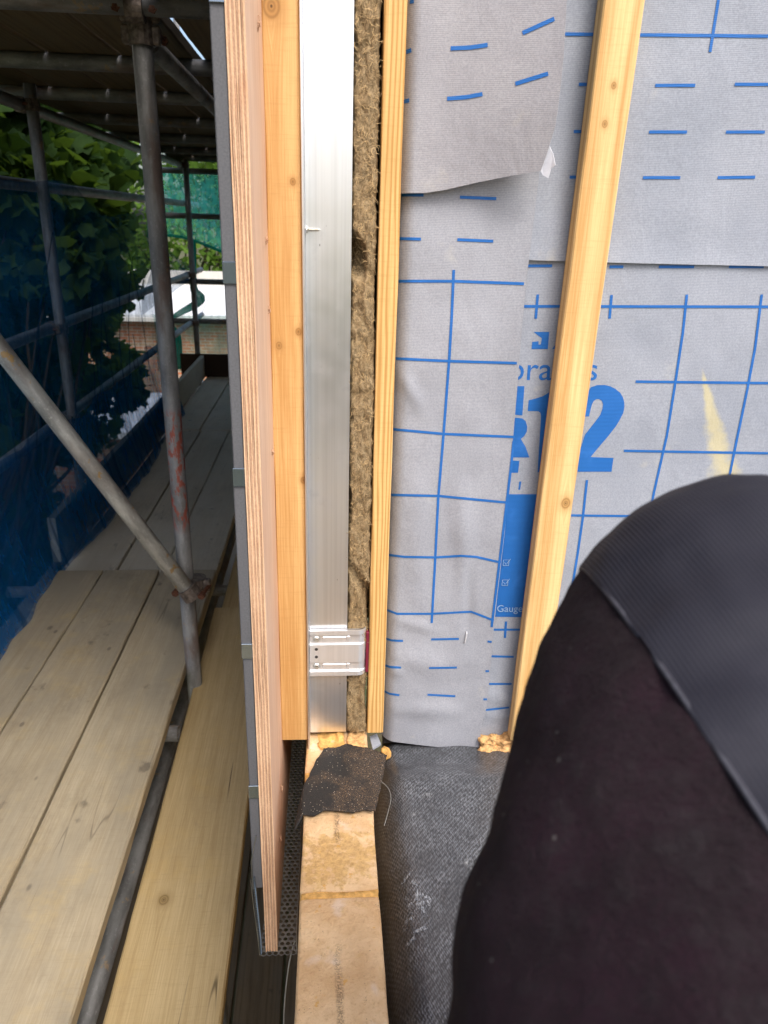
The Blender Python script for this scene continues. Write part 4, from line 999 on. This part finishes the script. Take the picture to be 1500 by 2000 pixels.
def coupler(c, ax1, ax2, off):
    bm = bmesh.new(); c = Vector(c); off = Vector(off)
    band(bm, c, ax1); band(bm, c + off, ax2, 0.0305, 0.04)
    s = off.normalized().cross(Vector(ax1)).normalized()
    for sg in (-1, 1):
        q = c + s * 0.034 * sg; n_ = off.normalized()
        add_box(bm, q.x - 0.012, q.x + 0.012, q.y - 0.012, q.y + 0.012, q.z - 0.02, q.z + 0.02, 0.004)
    o = bm_obj('coupler', bm, M['coupler'], sc, False)
    for sg in (-1, 1):
        bm = bmesh.new(); q = c + s * 0.042 * sg + off * 0.5
        path_tube(bm, [q - off * 0.5, q + off * 0.9], 0.0065, 8); path_tube(bm, [q + off * 0.55, q + off * 0.85], 0.0115, 6)
        bm_obj('bolt', bm, M['bolt'], o)
    return o
bd = (bp1 - bp0).normalized()
coupler(on_y(384, 1140, 2.1), (0, 0, 1), bd, (-0.012, -0.05, -0.004))
coupler((-0.446, 2.1, UZ - 0.01), (0, 0, 1), (1, 0, 0), (0, -0.045, 0.0)); coupler((-0.446, 2.1, UZ - 0.055), (0, 0, 1), (0, 1, 0), (0.0, 0.04, 0))
for y in (2.83, 3.55, 4.4): coupler((-0.30, y, UZ), (1, 0, 0), (0, 1, 0), (0.0, 0.0, -0.05))
for y in (3.5, 7.0):
    for z in (-0.49, -0.91, UZ - 0.052): coupler((-1.205, y, z), (0, 0, 1), (0, 1, 0), (-0.045, 0, 0))
# --- scaffold boards
def board(x0, x1, y0, y1, ztop, mat, label, group=None, t=0.038, tilt=0.0):
    o = rough_box('scaffold_board', (x0, x1, y0, y1, ztop - t, ztop), mat, 'y', None, 0.0022, 0.06, 0.004, 0, random.uniform(0, 99))
    o.rotation_euler = (0, 0, tilt); tag(o, label, 'board', group); return o
NB = 'near deck boards'
board(-0.685, -0.463, -1.6, 2.79, DZ, M['board'], 'grey scaffold board at the inner deck edge beside the brace coupler', NB)
board(-0.912, -0.692, -1.6, 2.785, DZ + 0.002, M['board'], 'middle scaffold board of the near deck section', NB)
board(-1.14, -0.918, -1.6, 2.79, DZ - 0.001, M['board'], 'outer scaffold board of the near deck partly under the blue net', NB)
FB_ = 'far deck boards'
FZ = DZ - 0.040
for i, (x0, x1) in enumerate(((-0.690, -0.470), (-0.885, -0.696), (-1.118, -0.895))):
    board(x0, x1, 2.2, 5.10, FZ - 0.0005 * i, M['board_far_lit'], ('inner', 'middle', 'outer')[i] + ' grey board of the deck section past the overlap step', FB_)
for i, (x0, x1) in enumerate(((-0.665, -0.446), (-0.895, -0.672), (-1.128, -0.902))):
    board(x0, x1, 5.105, 7.0, FZ + 0.002 * i, M['board_far_lit'], ('inner', 'middle', 'outer')[i] + ' short board at the far end by the dark toe board', FB_)
board(-0.428, -0.203, -1.2, 2.62, -1.445, M['board_yellow'], 'dusty yellow scaffold board beside the dark cladding', None, 0.038, 0.010)
board(-0.432, -0.207, 2.3, 5.9, -1.4835, M['board_yellow'], 'yellow board continuing under the end of the dusty yellow board', None)
o = rough_box('toe_board', (-1.175, -1.14, 2.95, 6.95, FZ + 0.002, FZ + 0.205), M['board_far_lit'], 'y', None, 0.002, 0.06, 0.003); tag(o, 'pale toe board on edge along the outer deck side', 'toe board')
o = rough_box('toe_board', (-1.36, -0.25, 6.965, 6.99, FZ + 0.003, FZ + 0.215), M['board_dark'], 'x', None, 0.001, 0.06, 0.003); tag(o, 'dark toe board closing the far end of the walkway', 'toe board')
UB = 'upper lift boards'
for i, x0 in enumerate((-1.365, -1.132, -0.90, -0.668)):
    for (y0, y1) in ((-0.6, 3.6), (3.61, 7.3)):
        board(x0, x0 + 0.224 + (0.004 if i == 3 else 0), y0, y1, UZ + 0.0245 + 0.038, M['board_shaded'], ('outermost', 'second from outside', 'third from outside', 'innermost')[i] + ' shade-darkened overhead board ' + ('above the coupled standard' if y0 < 0 else 'running on to the green net'), UB)
board(-0.405, -0.183, 0.9, 4.6, UZ + 0.0245 + 0.038, M['board_shaded'], 'dark overhead board next to the bright sky gap')
LB = 'lower lift boards'
for i, x0 in enumerate((-1.14, -0.91, -0.68, -0.445, -0.21)):
    board(x0, x0 + 0.222, -1.5, 8.6, -3.5, M['board_shaded'], 'dim lower lift board, ' + ('fifth', 'fourth', 'third', 'second', 'first')[i] + ' out from the brick wall', LB)
for y in (-0.8, 1.2, 3.3, 5.6, 8.2): tube('transom', (-1.4, y, -3.565), (-0.05, y, -3.565), M['tube'], sc)

# ================================================================== NETS
def net(name, f, nu, nv, mat, label, dense=()):
    vs, fs = [], []
    for j in range(nv + 1):
        for i in range(nu + 1): vs.append(f(i / nu, j / nv))
    for j in range(nv):
        for i in range(nu): a = j * (nu + 1) + i; fs.append((a, a + 1, a + nu + 2, a + nu + 1))
    t = thing(name, f(0.5, 0), label, 'net'); mesh_obj('mesh_fabric', vs, fs, mat, t, True); return t
def blue(u, v):
    y = 0.2 + 5.3 * u; z = (DZ - 0.02) * (1 - v) + 0.10 * v
    if v < 0.16: pass
    x = -1.155 + 0.02 * math.sin(y * 2.3 + z) + 0.03 * noise.noise((y * 1.6, z * 0.7, 0)) + 0.012 * noise.noise((y * 7 + z * 3, z * 1.5, 4))
    x += 0.10 * max(0, 1 - v * 2.6) ** 2 * (0.9 + 0.08 * noise.noise((y * 2, 1, 0)))
    z += 0.06 * noise.noise((y * 1.3, 3, 0)) * v - 0.10 * max(0, math.sin(y * 1.7)) * v ** 3
    return Vector((x, y, max(z, DZ + 0.004 if y < 2.8 else FZ + 0.004)))
nb = net('debris_net', blue, 150, 50, M['net_blue'], 'blue debris netting hung along the outer side of the walkway')
def blue_low(u, v):
    q = blue(u, v * (0.36 + 0.08 * noise.noise((u * 14, 2, 0)))); q.x += 0.012 + 0.012 * noise.noise((u * 40, v * 3, 7)); return q
vs_, fs_ = [], []
for j in range(19):
    for i in range(151): vs_.append(blue_low(i / 150, j / 18))
for j in range(18):
    for i in range(150): a = j * 151 + i; fs_.append((a, a + 1, a + 152, a + 151))
mesh_obj('doubled_fold', vs_, fs_, M['net_blue_dense'], nb, True)
for k in range(16):
    y0 = random.uniform(0.9, 5.0); sl = random.uniform(-0.9, 0.9); top = random.uniform(0.4, 0.95); w0 = random.uniform(0.010, 0.028); bm = bmesh.new(); rows = []
    for i in range(13):
        v = i / 12 * top; q = blue(max(0, min(1, (y0 - 0.2 + sl * v * v) / 5.3)), v) + Vector((0.010, 0, 0)); w = w0 * (1 - 0.8 * i / 12)
        rows.append([bm.verts.new(q + Vector((0, -w, 0))), bm.verts.new(q + Vector((0.004, 0, 0))), bm.verts.new(q + Vector((0, w, 0)))])
    for a, b in zip(rows, rows[1:]):
        for e in range(2): bm.faces.new((a[e], a[e + 1], b[e + 1], b[e]))
    bm_obj('net_fold', bm, M['net_blue'], nb, True)
def blue_tail(u, v):
    y = 5.5 + 1.85 * v * (0.4 + 0.6 * u); z = -0.10 - 0.39 * u ** 0.8 * v - 0.42 * u * (1 - v)
    x = -1.27 + 0.05 * math.sin(5 * u + 3 * v); return Vector((x, y, z - 0.15 * (1 - v) * u))
net('debris_net', blue_tail, 20, 14, M['net_blue'], 'loose blue net end tied round the far guard rail')
def green_up(u, v):
    x = -1.62 + 1.5 * u; bot = -0.18 - 0.30 * u ** 1.4 + 0.03 * math.sin(9 * u); z = 0.36 * v + bot * (1 - v)
    return Vector((x, 7.20 + 0.07 * math.sin(7 * u + 2 * v) + 0.03 * noise.noise((u * 9, v * 5, 0)), z))
ng = net('green_net', green_up, 50, 16, M['net_green'], 'green debris netting sagging across the upper far end')
bm = bmesh.new(); path_tube(bm, [green_up(i / 40, 0.0) for i in range(41)], 0.014, 6); bm_obj('net_hem', bm, M['net_green_dense'], ng)
def green_lo(u, v):
    x = -1.62 + 1.5 * u; z = -0.86 * v + (FZ + 0.01) * (1 - v); return Vector((x, 7.16 + 0.04 * math.sin(9 * u + 3 * v), z))
net('green_net', green_lo, 40, 12, m_net('thin_green_net', (0.03, 0.42, 0.36), 0.30), 'thin green netting across the lower far end above the toe board')
bm = bmesh.new(); path_tube(bm, smooth_path([(-1.19, 7.12, -0.2), (-1.22, 7.1, -0.6), (-1.17, 7.1, -0.72), (-1.45, 7.1, -0.90), (-1.40, 7.1, -1.05), (-1.42, 7.12, -1.35)], 8), 0.03, 6, lambda t: 0.012 + 0.03 * abs(math.sin(5 * t)))
bm_obj('net_twist', bm, M['net_green_dense'], ng)

# ================================================================== TREES AND BACKGROUND
LOBE = [(0, -0.5), (0.2, -0.42), (0.42, -0.36), (0.38, -0.1), (0.53, 0.14), (0.28, 0.24), (0.0, 0.58), (-0.28, 0.24), (-0.5, 0.12), (-0.38, -0.1), (-0.44, -0.34), (-0.2, -0.42)]
OVAL = [(0, -0.5), (0.26, -0.2), (0.28, 0.15), (0, 0.55), (-0.28, 0.15), (-0.26, -0.2)]
def leaves(name, clumps, per, size, mat, parent, shape, seed, droop=0.5):
    rnd = random.Random(seed); vs, fs = [], []
    for (c, r) in clumps:
        for k in range(per):
            while True:
                d = Vector((rnd.uniform(-1, 1), rnd.uniform(-1, 1), rnd.uniform(-1, 1)))
                if 0.25 < d.length <= 1: break
            p = Vector(c) + Vector((d.x * r, d.y * r, d.z * r * 0.8)); s = size * rnd.uniform(0.6, 1.3)
            nrm = Vector((rnd.uniform(-1, 1), rnd.uniform(-1, 1), rnd.uniform(0.0, 1.4))).normalized()
            u = nrm.orthogonal().normalized(); u = Matrix.Rotation(rnd.uniform(0, 6.28), 3, nrm) @ u; w = nrm.cross(u)
            b = len(vs)
            for (a, t) in shape: vs.append(p + u * (a * s) + w * (t * s) + nrm * (-abs(a) * s * 0.25 - t * t * s * 0.3))
            fs.append(tuple(range(b, b + len(shape))))
    return mesh_obj(name, vs, fs, mat, parent)
def limb(bm, a, b, r0, r1, seed):
    a, b = Vector(a), Vector(b); n = 7; pts = []
    for i in range(n + 1):
        t = i / n; p = a.lerp(b, t); k = noise.noise_vector((t * 2.5, seed, 0)) * (b - a).length * 0.08 * math.sin(math.pi * t); pts.append(p + k)
    path_tube(bm, pts, 0, 8, lambda t: r0 + (r1 - r0) * t)
def tree(name, base, h, clumps, per, size, label, group, mat, shape, seed, tr=0.12):
    t = thing(name, base, label, 'tree', group); bm = bmesh.new(); base = Vector(base); top = base + Vector((0, 0, h * 0.6))
    limb(bm, base - Vector((0, 0, 0.1)), top, tr, tr * 0.45, seed)
    for i, (c, r) in enumerate(clumps):
        if i % 2 == 0: limb(bm, base.lerp(top, 0.35 + 0.6 * ((i * 0.37) % 1)), c, tr * 0.24, tr * 0.05, seed + i)
    bm_obj('trunk', bm, M['leaf_edge'], t, True); leaves('crown', clumps, per, size, mat, t, shape, seed); return t
rnd = random.Random(3)
cl1 = []
for k in range(90):
    y = rnd.uniform(2.6, 9.0); x = min(-0.30 * y, -1.75) - 0.30 * (y - 2) * rnd.uniform(0.1, 1.0) - rnd.uniform(0, 0.7); z = rnd.uniform(-1.5, 1.9)
    cl1.append(((x, y, z), rnd.uniform(0.32, 0.6)))
for k in range(16):
    y = rnd.uniform(3.4, 9.5); cl1.append(((-1.5 - 0.13 * y - rnd.uniform(0, 1.0), y, rnd.uniform(-2.6, 0.5)), rnd.uniform(0.3, 0.5)))
for k in range(34):
    y = rnd.uniform(5.6, 9.5); cl1.append(((min(-1.95, -y * rnd.uniform(0.27, 0.40)), y, y * rnd.uniform(-0.09, 0.10)), rnd.uniform(0.28, 0.42)))
for k in range(14):
    y = rnd.uniform(6.0, 9.0); cl1.append(((min(-1.95, -y * rnd.uniform(0.26, 0.42)), y, -y * rnd.uniform(0.02, 0.3)), rnd.uniform(0.3, 0.5)))
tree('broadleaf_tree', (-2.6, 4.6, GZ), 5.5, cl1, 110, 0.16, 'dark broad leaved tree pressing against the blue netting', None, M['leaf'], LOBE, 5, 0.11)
cl2 = []
for k in range(18):
    y = rnd.uniform(3.2, 8.5); x = rnd.uniform(-4.6, -2.3); z = rnd.uniform(-2.6, 2.4); cl2.append(((x - 0.2 * y, y, z), rnd.uniform(0.45, 0.8)))
tree('broadleaf_tree', (-4.2, 3.4, GZ), 5.5, cl2, 130, 0.19, 'second dark tree standing behind the one against the netting', None, M['leaf'], LOBE, 15, 0.14)
cl3 = []
for k in range(80):
    y = rnd.uniform(1.2, 8.0); cl3.append(((rnd.uniform(-3.6, -1.75) - 0.15 * y, y, rnd.uniform(-5.2, -1.9 - 0.16 * max(0, y - 2))), rnd.uniform(0.35, 0.6)))
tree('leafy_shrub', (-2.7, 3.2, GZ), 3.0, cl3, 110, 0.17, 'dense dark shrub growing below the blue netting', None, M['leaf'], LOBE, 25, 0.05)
def bg_tree(x, y, h, w, seed, label, n=46, per=150, size=0.24):
    r = random.Random(seed); cls = []
    for k in range(n):
        a = r.uniform(0, 6.28); q = r.random() ** 0.5; zz = r.uniform(0.25, 1.0); k2 = math.sin(math.pi * min(1, zz * 0.85 + 0.1)) ** 0.6
        cls.append(((x + w * q * k2 * math.cos(a), y + w * 0.7 * q * k2 * math.sin(a), GZ + h * zz), r.uniform(0.55, 1.0) * w * 0.3))
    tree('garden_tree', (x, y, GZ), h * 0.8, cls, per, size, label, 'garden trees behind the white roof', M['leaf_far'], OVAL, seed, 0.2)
for i, (x, y, h, w) in enumerate(((-4.2, 25, 7.8, 4.2), (-9.2, 24, 9.0, 4.0), (-14.5, 26, 11.0, 4.4), (1.2, 27, 7.6, 4.0))):
    bg_tree(x, y, h, w, 40 + i, 'sunlit green garden tree behind the white roofed outbuilding')
# white roofed outbuilding and brick garden wall
ob = thing('outbuilding', (-6.5, 19.5, GZ), 'low brick outbuilding with white ribbed roof', 'building')
box('wall', (-16, 3, 18.15, 21.2, GZ, -2.32), M['brickface'], ob, 0.01)
for i in range(19):
    bm = bmesh.new(); x0 = -16.2 + i * 1.02; zt = -1.72
    vs = [(x0, 17.85, -2.20), (x0 + 1.005, 17.85, -2.20), (x0 + 1.005, 20.2, zt), (x0, 20.2, zt)]
    vs += [(v[0], v[1], v[2] + 0.05) for v in vs]
    V = [bm.verts.new(v) for v in vs]
    for f in ((3, 2, 1, 0), (4, 5, 6, 7), (0, 1, 5, 4), (1, 2, 6, 5), (2, 3, 7, 6), (3, 0, 4, 7)): bm.faces.new([V[k] for k in f])
    bm_obj('roof_sheet', bm, M['white_roof'], ob)
    for r_ in range(6):
        xr = x0 + 0.09 + r_ * 0.165; bm = bmesh.new(); path_tube(bm, [(xr, 17.84, -2.165), (xr, 20.2, zt + 0.035)], 0.032, 6); bm_obj('roof_rib', bm, M['white_roof'], ob)
box('fascia', (-16.2, 3.2, 20.2, 20.35, -1.9, -1.32), M['cream'], ob, 0.01); box('gutter', (-16.2, 3.2, 17.72, 17.84, -2.30, -2.20), M['cream'], ob, 0.01)
box('parapet', (-16.2, 3.2, 20.36, 21.2, -2.31, -1.40), M['cream'], ob, 0.02)
sr = thing('shed', (-4.2, 12.2, GZ), 'small shed with flat white roof below the trees', 'shed')
box('shed_wall', (-6.2, -2.4, 11.2, 13.6, GZ, -3.2), M['brickface'], sr, 0.01); box('flat_roof', (-6.35, -2.25, 11.05, 13.75, -3.198, -3.06), M['white_roof'], sr, 0.02)

# ================================================================== PERSON (raised knee of the person crouching here)
def person():
    K, A, B, C = ray(1455, 1285) * 0.40, ray(1392, 1490) * 0.365, ray(1385, 1740) * 0.33, ray(1405, 2000) * 0.30
    D = (B - K).normalized(); hip = C + (C - A).normalized() * 0.24
    ank = Vector((K.x - 0.02, K.y + 0.05, -0.735))
    caps = []
    def cap(a, b, ra, rb): caps.append((Vector(a), Vector(b), ra, rb))
    cap(K, A, 0.0985, 0.0985); cap(A, B, 0.0985, 0.104); cap(B, C, 0.104, 0.111); cap(C, hip, 0.111, 0.12)
    sh = ank - K
    cap(K, K + sh * 0.12, 0.088, 0.078); cap(K + sh * 0.12, K + sh * 0.35, 0.076, 0.072); cap(K + sh * 0.35, ank, 0.072, 0.056)
    cap(hip, hip + Vector((0.17, -0.05, 0.02)), 0.12, 0.13)
    cap(ank, ank + Vector((0.0, 0.02, -0.04)), 0.056, 0.05)
    bm = bmesh.new()
    for (a, b, ra, rb) in caps:
        n = 8
        for i in range(n + 1):
            t = i / n; bmesh.ops.create_icosphere(bm, subdivisions=3, radius=ra + (rb - ra) * t, matrix=Matrix.Translation(a.lerp(b, t)))
    me = bpy.data.meshes.new('body'); bm.to_mesh(me); bm.free()
    tmp = bpy.data.objects.new('body', me); COL.objects.link(tmp)
    r = tmp.modifiers.new('r', 'REMESH'); r.mode = 'VOXEL'; r.voxel_size = 0.006
    s = tmp.modifiers.new('s', 'SMOOTH'); s.factor = 0.6; s.iterations = 22
    dg = bpy.context.evaluated_depsgraph_get(); dg.update(); me2 = bpy.data.meshes.new_from_object(tmp.evaluated_get(dg)); bpy.data.objects.remove(tmp)
    bm = bmesh.new(); bm.from_mesh(me2)
    # cloth: loose creases behind the knee and along the thigh
    for v in bm.verts:
        q = v.co - K; t = q.dot(D)
        v.co += v.normal * (0.0045 * noise.noise((t * 34 + v.co.x * 22, v.co.y * 10, v.co.z * 10)) + 0.004 * noise.noise(v.co * 17) + 0.0016 * noise.noise(v.co * 60))
    root = thing('person', (K.x, K.y, -0.838), 'crouching person with raised knee in dark plum trousers with ribbed navy knee panel', 'person')
    # the seam of the knee panel runs across the thigh in one plane
    from mathutils.bvhtree import BVHTree
    bm.normal_update(); bv = BVHTree.FromBMesh(bm)
    hits = []
    for q in ((1165, 1130), (1318, 1345), (1480, 1592)):
        h = bv.ray_cast(Vector((0, 0, 0)), ray(*q).normalized())[0]
        hits.append(h if h is not None else K)
    pn = (hits[1] - hits[0]).cross(hits[2] - hits[0]).normalized()
    if pn.dot(K + Vector((0.1, 0.1, 0.05)) - hits[1]) < 0: pn = -pn
    pc = hits[1]
    pb = bm.copy()
    bmesh.ops.bisect_plane(pb, geom=pb.verts[:] + pb.edges[:] + pb.faces[:], plane_co=pc, plane_no=pn, clear_inner=True)
    bmesh.ops.bisect_plane(pb, geom=pb.verts[:] + pb.edges[:] + pb.faces[:], plane_co=K + sh * 0.28, plane_no=sh, clear_outer=True)
    pb.normal_update(); pb.verts.index_update()
    for v in pb.verts: v.co += v.normal * 0.0016
    seam = []
    for e in pb.edges:
        if e.is_boundary and abs((e.verts[0].co - pc).dot(pn)) < 0.004 and abs((e.verts[1].co - pc).dot(pn)) < 0.004: seam.append((e.verts[0].index, e.verts[1].index, e.verts[0].co.copy(), e.verts[1].co.copy()))
    body = bm_obj('trousers', bm, M['fleece'], root, True, (K.x, K.y, -0.838))
    adj = {}
    for a, b, ca, cb in seam: adj.setdefault(a, []).append((b, ca)); adj.setdefault(b, []).append((a, cb))
    bm_obj('knee_panel', pb, m_rib(tuple(pn)), body, True, (K.x, K.y, -0.838))
    cos = {}
    for a, b, ca, cb in seam: cos[a] = ca; cos[b] = cb
    left = set(adj)
    while left:
        ends = [v for v in left if sum(1 for n, _ in adj[v] if n in left) <= 1]
        cur = ends[0] if ends else next(iter(left)); chain = []
        while cur is not None:
            chain.append(cos[cur]); left.discard(cur); nx = [n for n, _ in adj[cur] if n in left]; cur = nx[0] if nx else None
        pts = chain[::4]
        if len(pts) > 12:
            for _ in range(3): pts = [pts[0]] + [(pts[k - 1] + pts[k] * 2 + pts[k + 1]) / 4 for k in range(1, len(pts) - 1)] + [pts[-1]]
            b2 = bmesh.new(); path_tube(b2, pts, 0.0013, 6); bm_obj('seam_piping', b2, M['piping'], body, True)
    # boot
    bm = bmesh.new()
    for i in range(9):
        t = i / 8; c = ank + Vector((0.0, 0.02 - 0.03 + 0.20 * t, -0.055 + (-0.005 if t > 0.3 else 0.0))); bmesh.ops.create_icosphere(bm, subdivisions=2, radius=0.048 - 0.010 * t, matrix=Matrix.Translation(c))
    bmesh.ops.create_icosphere(bm, subdivisions=2, radius=0.062, matrix=Matrix.Translation(ank + Vector((0, 0.005, -0.005))))
    for v in bm.verts: v.co.z = max(v.co.z, -0.836)
    me = bpy.data.meshes.new('boot'); bm.to_mesh(me); bm.free(); tmp = bpy.data.objects.new('boot', me); COL.objects.link(tmp)
    r = tmp.modifiers.new('r', 'REMESH'); r.mode = 'VOXEL'; r.voxel_size = 0.008
    s = tmp.modifiers.new('s', 'SMOOTH'); s.factor = 0.5; s.iterations = 6
    dg = bpy.context.evaluated_depsgraph_get(); dg.update(); me2 = bpy.data.meshes.new_from_object(tmp.evaluated_get(dg)); bpy.data.objects.remove(tmp)
    bm = bmesh.new(); bm.from_mesh(me2); bm_obj('boot', bm, M['boot'], root, True)
person()
